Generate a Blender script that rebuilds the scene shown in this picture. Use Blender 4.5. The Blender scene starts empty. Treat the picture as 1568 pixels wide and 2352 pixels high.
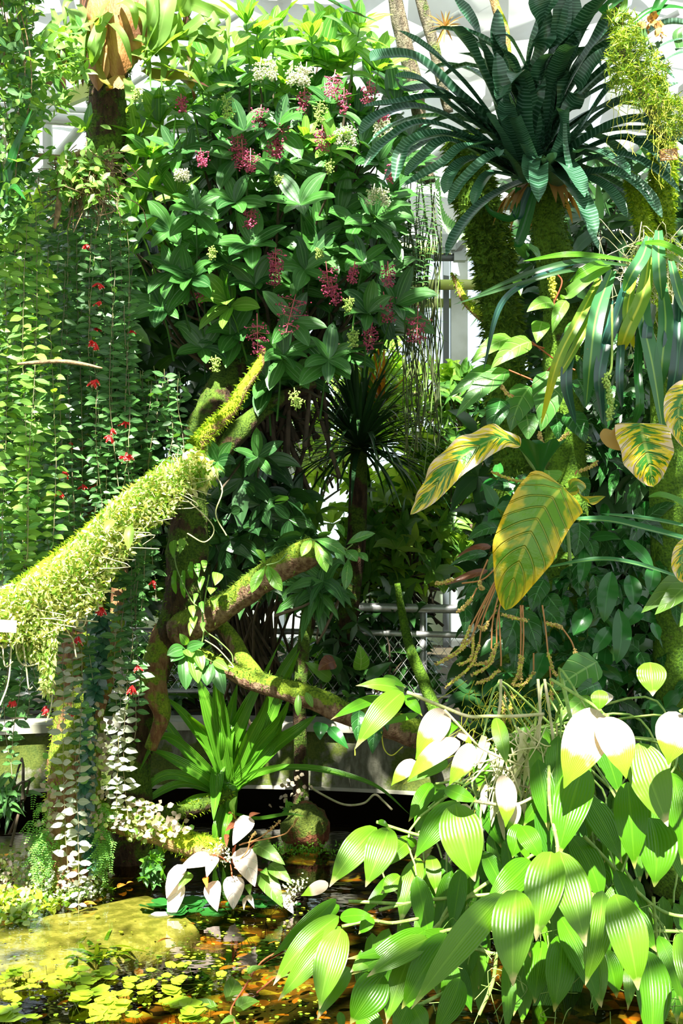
import bpy, math, random
import numpy as np
from mathutils import Vector, noise as mnoise

# ---------------------------------------------------------------- camera, world, sun, exposure
SC = bpy.context.scene
COL = SC.collection
F = 2700.0          # focal length in pixels of a 1568 x 2352 frame
CAMZ = 1.6
cam_d = bpy.data.cameras.new('camera'); cam = bpy.data.objects.new('camera', cam_d); COL.objects.link(cam)
cam_d.sensor_fit = 'VERTICAL'; cam_d.sensor_height = 36.0; cam_d.lens = F / 2352 * 36.0
cam.location = (0, 0, CAMZ); cam.rotation_euler = (math.pi / 2, 0, 0); cam_d.clip_end = 200
SC.camera = cam

SUN = np.array([-0.10, -0.66, 0.86]); SUN /= np.linalg.norm(SUN)      # direction towards the sun
wd = bpy.data.worlds.new('sky'); SC.world = wd; wd.use_nodes = True
bg = wd.node_tree.nodes['Background']; bg.inputs[0].default_value = (0.90, 0.96, 1.0, 1); bg.inputs[1].default_value = 0.85
sd = bpy.data.lights.new('sun', 'SUN'); so = bpy.data.objects.new('sun', sd); COL.objects.link(so)
sd.energy = 14.5; sd.color = (1.0, 0.97, 0.88); sd.angle = math.radians(0.53)
so.rotation_euler = Vector(SUN).to_track_quat('Z', 'Y').to_euler()
so.location = (-4, -8, 12)
SC.view_settings.view_transform = 'Standard'; SC.view_settings.look = 'None'
SC.view_settings.exposure = 0.75; SC.view_settings.gamma = 1.0; SC.view_settings.use_curve_mapping = False
SC.cycles.max_bounces = 9; SC.cycles.diffuse_bounces = 5; SC.cycles.glossy_bounces = 2
SC.cycles.transmission_bounces = 4; SC.cycles.transparent_max_bounces = 10
SC.cycles.caustics_reflective = False; SC.cycles.caustics_refractive = False

# ---------------------------------------------------------------- small maths
def P(px, py, Y):
    """the point at distance Y that stands at this place of the photograph"""
    return np.array([(px - 784) / F * Y, Y, CAMZ - (py - 1176) / F * Y])
def S(npx, Y): return npx / F * Y
def nz(v):
    v = np.asarray(v, float); l = math.sqrt(float(v @ v)); return v / l if l > 1e-9 else np.array([0., 0., 1.])
UP = np.array([0., 0., 1.]); TOCAM = np.array([0., -1., 0.])
RNG = random.Random(7)
def rv(r, s=1.0): return np.array([r.gauss(0, s), r.gauss(0, s), r.gauss(0, s)])
def inpoly(x, y, poly):
    c = False; n = len(poly); j = n - 1
    for i in range(n):
        xi, yi = poly[i]; xj, yj = poly[j]
        if (yi > y) != (yj > y) and x < (xj - xi) * (y - yi) / (yj - yi) + xi: c = not c
        j = i
    return c
def fill(poly, n, Y0, Y1, seed):
    r = random.Random(seed); xs = [p[0] for p in poly]; ys = [p[1] for p in poly]; out = []
    while len(out) < n:
        x = r.uniform(min(xs), max(xs)); y = r.uniform(min(ys), max(ys))
        if inpoly(x, y, poly): out.append(P(x, y, r.uniform(Y0, Y1)))
    return out
def smooth(pts, k=6):
    """Catmull-Rom through the points; works for any row length"""
    p = np.array(pts, float)
    if len(p) < 3:
        t = np.linspace(0, 1, k + 1)[:, None]; return p[0] * (1 - t) + p[-1] * t
    p = np.vstack([2 * p[0] - p[1], p, 2 * p[-1] - p[-2]]); out = []
    for i in range(1, len(p) - 2):
        a, b, c, d = p[i - 1], p[i], p[i + 1], p[i + 2]
        for j in range(k):
            t = j / k
            out.append(0.5 * ((2 * b) + (c - a) * t + (2 * a - 5 * b + 4 * c - d) * t * t + (3 * b - a - 3 * c + d) * t ** 3))
    out.append(p[-2]); return np.array(out)

# ---------------------------------------------------------------- mesh builder (quads only, with uv)
SHAPES = {}
def _sh(name, f): SHAPES[name] = f
_sh('ell', lambda t: np.sin(np.pi * np.clip(t, 0, 1) ** 0.92) ** 0.75)
_sh('vine', lambda t: np.sin(np.pi * np.clip(t, 0, 1) ** 0.88) ** 1.0)
_sh('broad', lambda t: np.minimum(np.clip(t / .10, 0, 1) ** .5, 1) * (1 - .12 * t) * np.clip((1 - t) / .38, 0, 1) ** .62)
_sh('ovate', lambda t: (np.sin(np.pi * np.clip(t, 0, 1) ** 0.68) ** 0.8) * (1 - 0.25 * t))
_sh('obov', lambda t: np.sin(np.pi * np.clip(t, 0, 1) ** 1.35) ** 0.85)
_sh('lance', lambda t: np.sin(np.pi * np.clip(t, 0, 1) ** 0.75) ** 1.1)
_sh('ginger', lambda t: np.where(t < .86, np.sin(np.pi * np.clip(t / .93, 0, 1) ** 0.80) ** 0.72, 0.40 * np.clip((1 - t) / .14, 0, 1) ** 0.9 * .62 + .02))
_sh('strap', lambda t: np.clip(np.minimum(0.55 + t * 1.6, 1.0) * np.minimum(1, (1 - t) * 3.2) ** 0.6, 0.02, 1))
_sh('bromel', lambda t: np.clip((1 - 0.25 * t) * np.minimum(1, (1 - t) * 7) ** 0.5, 0.02, 1))
_sh('sword', lambda t: np.clip((0.75 + 0.5 * t - 0.2 * t * t) * np.minimum(1, (1 - t) * 2.0) ** 0.8, 0.015, 1))
_sh('cord', lambda t: np.where(t < .12, np.sqrt(np.clip(t / .12, 0, 1)) * .8 + .1, (0.9 + .1 * np.sin((t - .12) / .25 * np.pi / 2)) * np.clip(1 - ((np.clip(t, .12, 1) - .12) / .88) ** 1.9, 0, 1)))
_sh('blade', lambda t: np.clip((1 - t) ** 0.7 * (0.7 + 0.6 * t), 0.03, 1))
_sh('round', lambda t: np.sqrt(np.clip(1 - (2 * t - 1) ** 2, 0, 1)))

_G = {}
def _grid(nu, nv):
    if (nu, nv) not in _G:
        f = []
        for j in range(nv):
            for i in range(nu):
                a = j * (nu + 1) + i; f.append((a, a + 1, a + nu + 2, a + nu + 1))
        u = np.tile(np.linspace(0, 1, nu + 1), nv + 1); v = np.repeat(np.linspace(0, 1, nv + 1), nu + 1)
        _G[(nu, nv)] = (np.array(f), np.stack([u, v], 1))
    return _G[(nu, nv)]

class MB:
    def __init__(s): s.v = []; s.f = []; s.uv = []; s.m = []; s.n = 0
    def add(s, V, Fc, UVv, mi=0):
        s.v.append(V); s.f.append(Fc + s.n); s.uv.append(UVv[Fc.ravel()]); s.m.append(np.full(len(Fc), mi)); s.n += len(V)
    def leaf(s, base, d, nrm, L, W, shape='ell', droop=0.5, fold=0.15, wave=0.0, wf=3, nu=2, nv=5, mi=0, curl=0.0, twist=0.0):
        d = nz(d); t = np.linspace(0, 1, nv + 1)
        D = d[None, :] + (-UP)[None, :] * (droop * t * t)[:, None] + (nz(nrm))[None, :] * (curl * t)[:, None]
        D /= np.linalg.norm(D, axis=1)[:, None]
        C = np.vstack([np.zeros(3), np.cumsum((D[:-1] + D[1:]) * .5 * (L / nv), 0)]) + base
        s.ribbon(C, D, nrm, W, shape, fold, wave, wf, nu, mi, twist)
        return C
    def span(s, a, b, nrm, W, shape='ginger', arc=0.12, fold=0.2, wave=0.0, wf=3, nu=4, nv=12, mi=0, side=0.0, twist=0.0):
        """a leaf from a to b, bulging along nrm by arc and sideways by side (fractions of its length)"""
        a = np.asarray(a, float); b = np.asarray(b, float); L = np.linalg.norm(b - a); dd = (b - a) / L
        n0 = nz(np.asarray(nrm, float) - dd * float(np.dot(nrm, dd))); sd_ = np.cross(dd, n0)
        t = np.linspace(0, 1, nv + 1); bul = 4 * t * (1 - t) * L
        C = a + (b - a) * t[:, None] + n0 * (bul * arc)[:, None] + sd_ * (bul * side)[:, None]
        D = np.gradient(C, axis=0); D /= np.linalg.norm(D, axis=1)[:, None]
        s.ribbon(C, D, n0, W, shape, fold, wave, wf, nu, mi, twist)
        return C
    def path(s, C, nrm, W, shape='strap', fold=0.2, wave=0.0, wf=3, nu=2, mi=0, twist=0.0):
        C = np.asarray(C, float); D = np.gradient(C, axis=0); D /= np.linalg.norm(D, axis=1)[:, None]
        s.ribbon(C, D, nrm, W, shape, fold, wave, wf, nu, mi, twist); return C
    def ribbon(s, C, D, nrm, W, shape, fold, wave, wf, nu, mi, twist=0.0):
        nv = len(C) - 1; t = np.linspace(0, 1, nv + 1); Fc, UV = _grid(nu, nv)
        nn = nz(nrm); N = nn[None, :] - D * (D @ nn)[:, None]; l = np.linalg.norm(N, axis=1)
        if l.min() < 1e-3:
            alt = nz(np.array([.31, .2, .93])); N2 = alt[None, :] - D * (D @ alt)[:, None]; N = np.where((l < .2)[:, None], N2, N); l = np.linalg.norm(N, axis=1)
        N /= l[:, None]; Sd = np.cross(D, N)
        if twist:
            a = twist * t; ca = np.cos(a)[:, None]; sa = np.sin(a)[:, None]; Sd, N = Sd * ca + N * sa, N * ca - Sd * sa
        w = SHAPES[shape](t) * W * .5
        u = np.linspace(-1, 1, nu + 1)
        off = w[:, None] * u[None, :]
        h = fold * w[:, None] * np.abs(u)[None, :] ** 1.3
        if wave: h = h + wave * W * np.sin(t * wf * 2 * np.pi)[:, None] * (np.abs(u) ** 2 * np.sign(u + 1e-9) * .6 + np.abs(u) ** 2 * .4)[None, :] * np.minimum(1, 4 * (1 - t))[:, None]
        V = C[:, None, :] + Sd[:, None, :] * off[:, :, None] + N[:, None, :] * h[:, :, None]
        s.add(V.reshape(-1, 3), Fc, UV, mi)
    def tube(s, pts, rad, n=6, mi=0, sm=0, bump=0.0, bf=6.0, cap=True, seed=0, squash=None):
        p = np.array(pts, float); r = np.array(rad, float) if hasattr(rad, '__len__') else np.full(len(p), float(rad))
        if sm:
            q = smooth(np.hstack([p, r[:, None]]), sm); p = q[:, :3]; r = np.maximum(q[:, 3], 1e-4)
        T = np.gradient(p, axis=0); T /= np.maximum(np.linalg.norm(T, axis=1), 1e-9)[:, None]
        a = nz(np.cross(T[0], [0.13, .98, .1] if abs(T[0][1]) < .9 else [1, 0, 0])); A = [a]
        for i in range(1, len(p)): a = nz(a - T[i] * float(a @ T[i])); A.append(a)
        A = np.array(A); B = np.cross(T, A); th = np.linspace(0, 2 * np.pi, n + 1)
        R = np.repeat(r[:, None], n + 1, 1)
        if bump:
            dirs = A[:, None, :] * np.cos(th)[None, :, None] + B[:, None, :] * np.sin(th)[None, :, None]
            Q = (p[:, None, :] + dirs * r[:, None, None])
            for i in range(len(p)):
                for j in range(n):
                    q = Q[i, j]
                    k = mnoise.noise(Vector((q[0] * bf + seed, q[1] * bf, q[2] * bf * .7))) + .5 * mnoise.noise(Vector((q[0] * bf * 3, q[1] * bf * 3 + seed, q[2] * bf * 2)))
                    R[i, j] *= 1 + bump * k
            R[:, n] = R[:, 0]
        V = p[:, None, :] + (A[:, None, :] * np.cos(th)[None, :, None] + B[:, None, :] * np.sin(th)[None, :, None]) * R[:, :, None]
        if cap:
            V = np.concatenate([np.repeat(p[:1, None, :], n + 1, 1), V, np.repeat(p[-1:, None, :], n + 1, 1)], 0)
        Fc, UV = _grid(n, len(V) - 1)
        UV = UV.copy(); s.add(V.reshape(-1, 3), Fc, UV, mi); return p
    def blob(s, c, r, n=6, m=4, mi=0, bump=0.0, bf=8., seed=0):
        r = np.array(r, float) if hasattr(r, '__len__') else np.array([r, r, r], float)
        ph = np.linspace(0, np.pi, m + 1); th = np.linspace(0, 2 * np.pi, n + 1)
        V = np.stack([np.sin(ph)[:, None] * np.cos(th)[None, :], np.sin(ph)[:, None] * np.sin(th)[None, :], -np.cos(ph)[:, None] * np.ones(n + 1)[None, :]], 2)
        if bump:
            K = np.ones((m + 1, n + 1))
            for i in range(m + 1):
                for j in range(n):
                    q = V[i, j] * r * bf
                    K[i, j] = 1 + bump * (mnoise.noise(Vector((q[0] + seed, q[1], q[2]))) + .5 * mnoise.noise(Vector((q[0] * 3 + seed, q[1] * 3, q[2] * 3))))
            K[:, n] = K[:, 0]; K[0, :] = K[0, 0]; K[m, :] = K[m, 0]; V = V * K[:, :, None]
        Fc, UV = _grid(n, m); s.add((V * r + np.asarray(c)).reshape(-1, 3), Fc, UV, mi)
    def box(s, c, sz, mi=0, ax=None):
        h = np.array(sz) / 2.; V = np.array([[x, y, z] for z in (-1, 1) for y in (-1, 1) for x in (-1, 1)], float) * h
        if ax is not None: V = V @ np.array(ax)
        Fc = np.array([(0, 2, 3, 1), (4, 5, 7, 6), (0, 1, 5, 4), (2, 6, 7, 3), (0, 4, 6, 2), (1, 3, 7, 5)])
        s.add(V + np.asarray(c), Fc, np.array([[0, 0], [1, 0], [0, 1], [1, 1]] * 2, float), mi)
    def bar(s, a, b, w, h, mi=0):
        a = np.asarray(a, float); b = np.asarray(b, float); d = nz(b - a); x = nz(np.cross(d, UP)) if abs(d[2]) < .95 else np.array([1., 0, 0]); y = np.cross(x, d)
        s.box((a + b) / 2, (w, np.linalg.norm(b - a), h), mi, ax=[x, d, nz(np.cross(x, d))])
    def quad(s, a, b, c, d, mi=0):
        s.add(np.array([a, b, c, d], float), np.array([[0, 1, 2, 3]]), np.array([[0, 0], [1, 0], [1, 1], [0, 1]], float), mi)
    def build(s, name, mats, parent=None, flat=False, kind=None):
        me = bpy.data.meshes.new(name)
        V = np.concatenate(s.v); Fc = np.concatenate(s.f); UV = np.concatenate(s.uv); M = np.concatenate(s.m)
        off = np.zeros(3)
        if parent is not None: off = np.array(parent.location)
        V = V - off
        me.vertices.add(len(V)); me.vertices.foreach_set('co', V.astype(np.float32).ravel())
        me.loops.add(Fc.size); me.loops.foreach_set('vertex_index', Fc.astype(np.int32).ravel())
        me.polygons.add(len(Fc)); me.polygons.foreach_set('loop_start', np.arange(0, Fc.size, 4, dtype=np.int32)); me.polygons.foreach_set('loop_total', np.full(len(Fc), 4, np.int32))
        me.polygons.foreach_set('material_index', M.astype(np.int32))
        me.polygons.foreach_set('use_smooth', np.full(len(Fc), not flat))
        me.update(calc_edges=True)
        l = me.uv_layers.new(name='uv'); l.data.foreach_set('uv', UV.astype(np.float32).ravel())
        for m in (mats if isinstance(mats, (list, tuple)) else [mats]): me.materials.append(m)
        o = bpy.data.objects.new(name, me); COL.objects.link(o)
        if parent is not None: o.parent = parent
        if kind: o['kind'] = kind
        return o

def thing(name, loc, label, cat, group=None):
    o = bpy.data.objects.new(name, None); COL.objects.link(o); o.location = tuple(float(c) for c in loc); o.empty_display_size = .05
    o['label'] = label; o['category'] = cat
    if group: o['group'] = group
    return o
def tag(o, label, cat, group=None, kind=None):
    o['label'] = label; o['category'] = cat
    if group: o['group'] = group
    if kind: o['kind'] = kind
    return o
def struct(o): o['kind'] = 'structure'; return o
def stuff(o, label, cat): return tag(o, label, cat, kind='stuff')
def origin(o, loc):
    """move a top-level mesh's origin to loc without moving its geometry"""
    me = o.data; n = len(me.vertices); a = np.empty(n * 3, np.float32); me.vertices.foreach_get('co', a)
    a = a.reshape(-1, 3) - np.array(loc, np.float32); me.vertices.foreach_set('co', a.ravel()); o.location = tuple(float(c) for c in loc); me.update(); return o

# ---------------------------------------------------------------- materials
class NT:
    def __init__(s, name):
        s.m = bpy.data.materials.new(name); s.m.use_nodes = True; s.t = s.m.node_tree; s.t.nodes.clear()
        s.out = s.t.nodes.new('ShaderNodeOutputMaterial')
    def n(s, typ, **kw):
        nd = s.t.nodes.new(typ)
        for k, v in kw.items():
            if k.startswith('i_'): nd.inputs[k[2:].replace('_', ' ')].default_value = v
            else: setattr(nd, k, v)
        return nd
    def l(s, a, b): s.t.links.new(a, b)
    def val(s, x, sock):
        if isinstance(x, (int, float)): sock.default_value = x
        elif isinstance(x, (tuple, list)): sock.default_value = tuple(x) if len(x) == 4 else (*x, 1)
        else: s.l(x, sock)
    def math(s, op, a, b=None, c=None, clamp=False):
        nd = s.n('ShaderNodeMath', operation=op, use_clamp=clamp); s.val(a, nd.inputs[0])
        if b is not None: s.val(b, nd.inputs[1])
        if c is not None: s.val(c, nd.inputs[2])
        return nd.outputs[0]
    def mix(s, f, a, b, blend='MIX'):
        nd = s.n('ShaderNodeMix', data_type='RGBA', blend_type=blend); s.val(f, nd.inputs[0]); s.val(a, nd.inputs[6]); s.val(b, nd.inputs[7]); return nd.outputs[2]
    def sst(s, x, lo, hi, a=0., b=1.):
        nd = s.n('ShaderNodeMapRange', interpolation_type='SMOOTHSTEP'); s.val(x, nd.inputs[0])
        for i, v in enumerate((lo, hi, a, b)): nd.inputs[i + 1].default_value = v
        return nd.outputs[0]
    def noise(s, vec, scale, detail=3., rough=.55):
        nd = s.n('ShaderNodeTexNoise'); nd.inputs['Scale'].default_value = scale; nd.inputs['Detail'].default_value = detail; nd.inputs['Roughness'].default_value = rough
        if vec is not None: s.l(vec, nd.inputs['Vector'])
        return nd.outputs['Fac']
    def obj(s): return s.n('ShaderNodeTexCoord').outputs['Object']
    def pos(s): return s.n('ShaderNodeNewGeometry').outputs['Position']
    def uv(s):
        nd = s.n('ShaderNodeSeparateXYZ'); s.l(s.n('ShaderNodeTexCoord').outputs['UV'], nd.inputs[0]); return nd.outputs[0], nd.outputs[1]
    def rnd(s): return s.n('ShaderNodeNewGeometry').outputs['Random Per Island']

def leafmat(name, c1, c2, mid=None, veins='none', nv=8, vs=.5, rough=.35, trans=.35, tc=None, tip=None, tipr=(.75, 1.), spot=0.0, spotc=(.25, .17, .05), blotch=None, edge=None, bump=.25, spec=.5, cross=0., sl=1.2, midw=.05, bd=.004, shine=None):
    k = NT(name); u, v = k.uv(); r = k.rnd(); ps = k.pos()
    au = k.math('ABSOLUTE', k.math('MULTIPLY_ADD', u, 2., -1.))
    n1 = k.noise(ps, 9., 2.)
    col = k.mix(k.sst(k.math('ADD', k.math('MULTIPLY', r, .8), k.math('MULTIPLY', n1, .4)), .2, 1.0), c1, c2)
    h = None
    if blotch:
        bc, bs, lo, hi = blotch[:4]
        vec = k.n('ShaderNodeCombineXYZ'); k.l(k.math('MULTIPLY', au, .9), vec.inputs[0]); k.l(k.math('SUBTRACT', k.math('MULTIPLY', v, bs), k.math('MULTIPLY', au, bs * .20)), vec.inputs[1]); k.l(k.math('MULTIPLY_ADD', r, 40., k.math('GREATER_THAN', u, .5)), vec.inputs[2])
        q = k.math('ADD', k.noise(vec.outputs[0], 1.7, 3.), k.math('MULTIPLY', au, .36))
        col = k.mix(k.sst(q, lo, hi), col, bc)
        if len(blotch) > 4: col = k.mix(k.sst(k.math('ADD', q, k.math('MULTIPLY', k.noise(vec.outputs[0], 4., 2.), .1)), blotch[5], blotch[5] + .05), col, blotch[4])
    if veins == 'parallel':
        w = k.math('SINE', k.math('MULTIPLY', k.math('POWER', au, .9), nv * math.pi)); h = k.math('ABSOLUTE', w)
        col = k.mix(k.math('MULTIPLY', k.sst(h, .25, .0), vs), col, mid or c2)
    elif veins == 'pinnate':
        w = k.math('SINE', k.math('MULTIPLY', k.math('SUBTRACT', v, k.math('MULTIPLY', k.math('POWER', au, sl), .22)), nv * 2 * math.pi)); h = k.sst(w, .80, 1.)
        h = k.math('SUBTRACT', 1., h)
        col = k.mix(k.math('MULTIPLY', k.sst(w, .86, .99), vs), col, mid or c2)
    elif veins == 'three':
        a = k.math('ABSOLUTE', k.math('SUBTRACT', au, .48)); h = k.sst(a, .0, .10)
        col = k.mix(k.math('MULTIPLY', k.sst(a, .07, .0), vs), col, mid or c2)
    elif veins == 'fine':
        w = k.math('SINE', k.math('MULTIPLY', au, nv * math.pi)); w2 = k.noise(None, 1.)
        h = k.math('ABSOLUTE', w); col = k.mix(k.math('MULTIPLY', k.sst(h, .5, .0), vs * .6), col, mid or c2)
    if mid and midw: col = k.mix(k.math('MULTIPLY', k.sst(au, midw * 1.8, midw * .6), min(1, vs + .2)), col, mid)
    if cross:      # pale cross banding of a bromeliad leaf
        vec = k.n('ShaderNodeCombineXYZ'); k.l(k.math('MULTIPLY', u, .6), vec.inputs[0]); k.l(k.math('MULTIPLY', v, cross), vec.inputs[1]); k.l(k.math('MULTIPLY', r, 9.), vec.inputs[2])
        q = k.math('SINE', k.math('ADD', k.math('MULTIPLY', v, cross * 6.28), k.math('MULTIPLY', k.noise(vec.outputs[0], .6, 2.), 9.)))
        col = k.mix(k.math('MULTIPLY', k.sst(q, .0, .9), .75), col, edge or c2)
    elif edge: col = k.mix(k.sst(k.math('ADD', au, k.math('MULTIPLY', k.noise(ps, 60., 2.), .15)), .93, 1.02), col, edge)
    if tip: col = k.mix(k.sst(k.math('ADD', v, k.math('MULTIPLY', k.noise(ps, 25., 2.), .3)), tipr[0] + .15, tipr[1] + .15), col, tip)
    if spot: col = k.mix(k.sst(k.noise(ps, 55., 3.), .72 - spot, .78 - spot), col, spotc)
    pb = k.n('ShaderNodeBsdfPrincipled'); k.l(col, pb.inputs['Base Color']); pb.inputs['Roughness'].default_value = rough; pb.inputs['Specular IOR Level'].default_value = spec
    fn = k.noise(ps, 40., 3.)
    hh = k.math('MULTIPLY', fn, .35) if h is None else k.math('ADD', h, k.math('MULTIPLY', fn, .35))
    bm = k.n('ShaderNodeBump'); bm.inputs['Strength'].default_value = bump; bm.inputs['Distance'].default_value = bd; k.l(hh, bm.inputs['Height']); k.l(bm.outputs[0], pb.inputs['Normal'])
    tr = k.n('ShaderNodeBsdfTranslucent')
    tcol = k.mix(1., col, tc or (1.6, 1.5, .5), 'MULTIPLY'); k.l(tcol, tr.inputs[0])
    ms = k.n('ShaderNodeMixShader'); ms.inputs[0].default_value = trans; k.l(pb.outputs[0], ms.inputs[1]); k.l(tr.outputs[0], ms.inputs[2]); k.l(ms.outputs[0], k.out.inputs[0])
    return k.m

def plain(name, c, rough=.6, metal=0., c2=None, sc=8., bump=0., bs=30., spec=.5):
    k = NT(name); ps = k.pos(); pb = k.n('ShaderNodeBsdfPrincipled'); pb.inputs['Roughness'].default_value = rough; pb.inputs['Metallic'].default_value = metal; pb.inputs['Specular IOR Level'].default_value = spec
    if c2: k.l(k.mix(k.sst(k.noise(ps, sc, 5.), .38, .62), c, c2), pb.inputs['Base Color'])
    else: pb.inputs['Base Color'].default_value = (*c, 1)
    if bump:
        bm = k.n('ShaderNodeBump'); bm.inputs['Strength'].default_value = bump; bm.inputs['Distance'].default_value = .01; k.l(k.noise(ps, bs, 5.), bm.inputs['Height']); k.l(bm.outputs[0], pb.inputs['Normal'])
    k.l(pb.outputs[0], k.out.inputs[0]); return k.m

def barkmat(name, b1, b2, m1, m2, moss=.5, sc=5., up=.35, ridge=1.0):
    """bark with moss growing on it in patches, more of it on the upper side"""
    k = NT(name); ps = k.pos(); g = k.n('ShaderNodeNewGeometry'); sp = k.n('ShaderNodeSeparateXYZ'); k.l(g.outputs['Normal'], sp.inputs[0])
    mp = k.n('ShaderNodeMapping'); mp.inputs['Scale'].default_value = (1, 1, .3); k.l(ps, mp.inputs[0])
    n1 = k.noise(mp.outputs[0], 45., 5.); n2 = k.noise(ps, sc, 5., .65); n3 = k.noise(ps, 110., 3.)
    bark = k.mix(k.sst(n1, .35, .65), b1, b2)
    mo = k.mix(k.sst(k.math('ADD', k.math('MULTIPLY', n3, .6), k.math('MULTIPLY', k.noise(ps, 14., 3.), .4)), .35, .62), m1, m2)
    q = k.math('ADD', n2, k.math('MULTIPLY', sp.outputs[2], up * .3))
    f = k.sst(q, .62 - moss * .35, .70 - moss * .35)
    pb = k.n('ShaderNodeBsdfPrincipled'); k.l(k.mix(f, bark, mo), pb.inputs['Base Color']); pb.inputs['Roughness'].default_value = .85; pb.inputs['Specular IOR Level'].default_value = .25
    bm = k.n('ShaderNodeBump'); bm.inputs['Strength'].default_value = .9 * ridge; bm.inputs['Distance'].default_value = .02
    k.l(k.math('ADD', k.math('MULTIPLY', n1, 1.), k.math('MULTIPLY', n3, .6)), bm.inputs['Height']); k.l(bm.outputs[0], pb.inputs['Normal']); k.l(pb.outputs[0], k.out.inputs[0]); return k.m

# ---------------------------------------------------------------- the materials
M = {}
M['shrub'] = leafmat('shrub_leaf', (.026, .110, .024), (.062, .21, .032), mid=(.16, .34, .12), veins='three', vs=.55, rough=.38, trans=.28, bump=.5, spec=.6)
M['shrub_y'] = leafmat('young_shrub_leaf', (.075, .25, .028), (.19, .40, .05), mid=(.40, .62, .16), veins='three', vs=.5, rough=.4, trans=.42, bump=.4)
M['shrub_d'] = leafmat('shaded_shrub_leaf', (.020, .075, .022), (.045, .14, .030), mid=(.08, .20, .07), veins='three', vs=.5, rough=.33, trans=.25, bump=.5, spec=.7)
M['vine'] = leafmat('vine_leaf', (.040, .125, .032), (.080, .22, .045), mid=(.20, .36, .12), veins='none', vs=.5, rough=.42, trans=.3, spec=.55, midw=.06)
M['vine_l'] = leafmat('light_vine_leaf', (.10, .27, .05), (.24, .42, .06), mid=(.35, .5, .15), veins='none', vs=.4, rough=.45, trans=.4)
M['vine_t'] = leafmat('tight_vine_leaf', (.018, .085, .045), (.035, .13, .06), mid=(.10, .25, .12), veins='none', vs=.3, rough=.28, trans=.2, spec=.8)
M['vine_w'] = leafmat('pale_vine_leaf', (.30, .36, .25), (.45, .46, .36), mid=(.6, .6, .5), veins='none', vs=.3, rough=.45, trans=.3)  # pale vine copy; on the hanging strands it puts sunlight into the colour
M['mossleaf'] = leafmat('creeper_leaf', (.16, .36, .03), (.74, .70, .34), veins='none', rough=.55, trans=.35, spec=.3)  # pale tone: cream leaves, plus sun overexposure put into the colour
M['mossgreen'] = leafmat('moss_frond', (.10, .22, .012), (.34, .46, .02), veins='none', rough=.8, trans=.3, spec=.15)
M['mossdark'] = leafmat('dark_moss_frond', (.035, .08, .010), (.12, .20, .02), veins='none', rough=.85, trans=.25, spec=.15)
M['brom'] = leafmat('bromeliad_leaf', (.010, .045, .028), (.022, .10, .035), veins='none', rough=.34, trans=.06, cross=42., edge=(.12, .25, .17), bump=.15, spec=.6)
M['ginger'] = leafmat('cane_leaf', (.028, .135, .003), (.078, .235, .004), mid=(.14, .34, .015), veins='parallel', nv=6, vs=.14, rough=.30, trans=.30, tip=(.42, .42, .12), tipr=(.88, 1.), bump=.3, bd=.005, spec=.32, tc=(2.4, 1.5, .3))
M['ginger_p'] = leafmat('glossy_cane_leaf', (.055, .165, .006), (.12, .27, .008), mid=(.22, .40, .04), veins='parallel', nv=6, vs=.2, rough=.33, trans=.25, tip=(.6, .5, .25), tipr=(.86, 1.), bump=.22, bd=.005, spec=.45, tc=(1.5, 1.4, .4))
M['ginger_glare'] = leafmat('glare_painted_cane_leaf', (.60, .45, .33), (.68, .54, .42), mid=(.72, .6, .5), veins='parallel', nv=8, vs=.35, rough=.4, trans=.25, tip=(.22, .48, .02), tipr=(.55, .68), bump=.6, tc=(1.1, 1.1, .7))  # sun glare painted cream over the leaf, its shaded end painted green
M['cane'] = plain('cane_stem', (.16, .30, .05), .5, c2=(.30, .42, .10), sc=30)
M['canep'] = plain('pale_dry_stem', (.62, .55, .36), .6, c2=(.42, .45, .18), sc=20)
M['strap'] = leafmat('strap_fern', (.032, .15, .060), (.065, .22, .075), mid=(.30, .50, .12), veins='none', vs=.7, rough=.34, trans=.25, spec=.6, midw=.09, spot=.03)
M['strap_d'] = leafmat('dark_strap_fern', (.008, .055, .045), (.015, .080, .055), mid=(.06, .20, .12), veins='none', vs=.6, rough=.3, trans=.1, spec=.8, midw=.08)
M['strap_y'] = leafmat('yellowing_strap', (.10, .27, .03), (.26, .40, .03), mid=(.75, .72, .10), veins='none', vs=.6, rough=.4, trans=.35, tip=(.55, .52, .03), tipr=(.60, .9), midw=.12)
M['phil'] = leafmat('yellow_blotched_leaf', (.02, .16, .015), (.05, .24, .02), mid=(.35, .45, .10), veins='pinnate', nv=6, vs=.4, rough=.3, trans=.25, blotch=((.78, .60, .02), 15., .58, .66, (.78, .60, .45), .82), bump=1., bd=.010, spec=.6)
M['phil2'] = leafmat('yellow_green_leaf', (.10, .26, .02), (.16, .34, .03), mid=(.50, .50, .06), veins='pinnate', nv=9, vs=.45, rough=.30, trans=.3, blotch=((.58, .48, .03), 4., .66, .84, (.75, .62, .50), .99), edge=(.75, .52, .02), bump=1., bd=.012, spec=.6)
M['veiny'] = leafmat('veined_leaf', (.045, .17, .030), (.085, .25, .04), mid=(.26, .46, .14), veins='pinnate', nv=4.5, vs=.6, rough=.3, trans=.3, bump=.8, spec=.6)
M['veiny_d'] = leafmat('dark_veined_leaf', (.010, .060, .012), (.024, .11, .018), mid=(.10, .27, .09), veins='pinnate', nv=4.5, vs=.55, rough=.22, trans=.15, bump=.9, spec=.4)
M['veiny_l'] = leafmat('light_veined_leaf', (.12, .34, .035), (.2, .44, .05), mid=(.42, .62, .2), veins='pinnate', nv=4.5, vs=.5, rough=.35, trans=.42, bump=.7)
M['veiny_r'] = leafmat('reddish_leaf', (.12, .035, .02), (.20, .07, .03), mid=(.3, .12, .06), veins='pinnate', nv=5, vs=.5, rough=.3, trans=.25)
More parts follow.
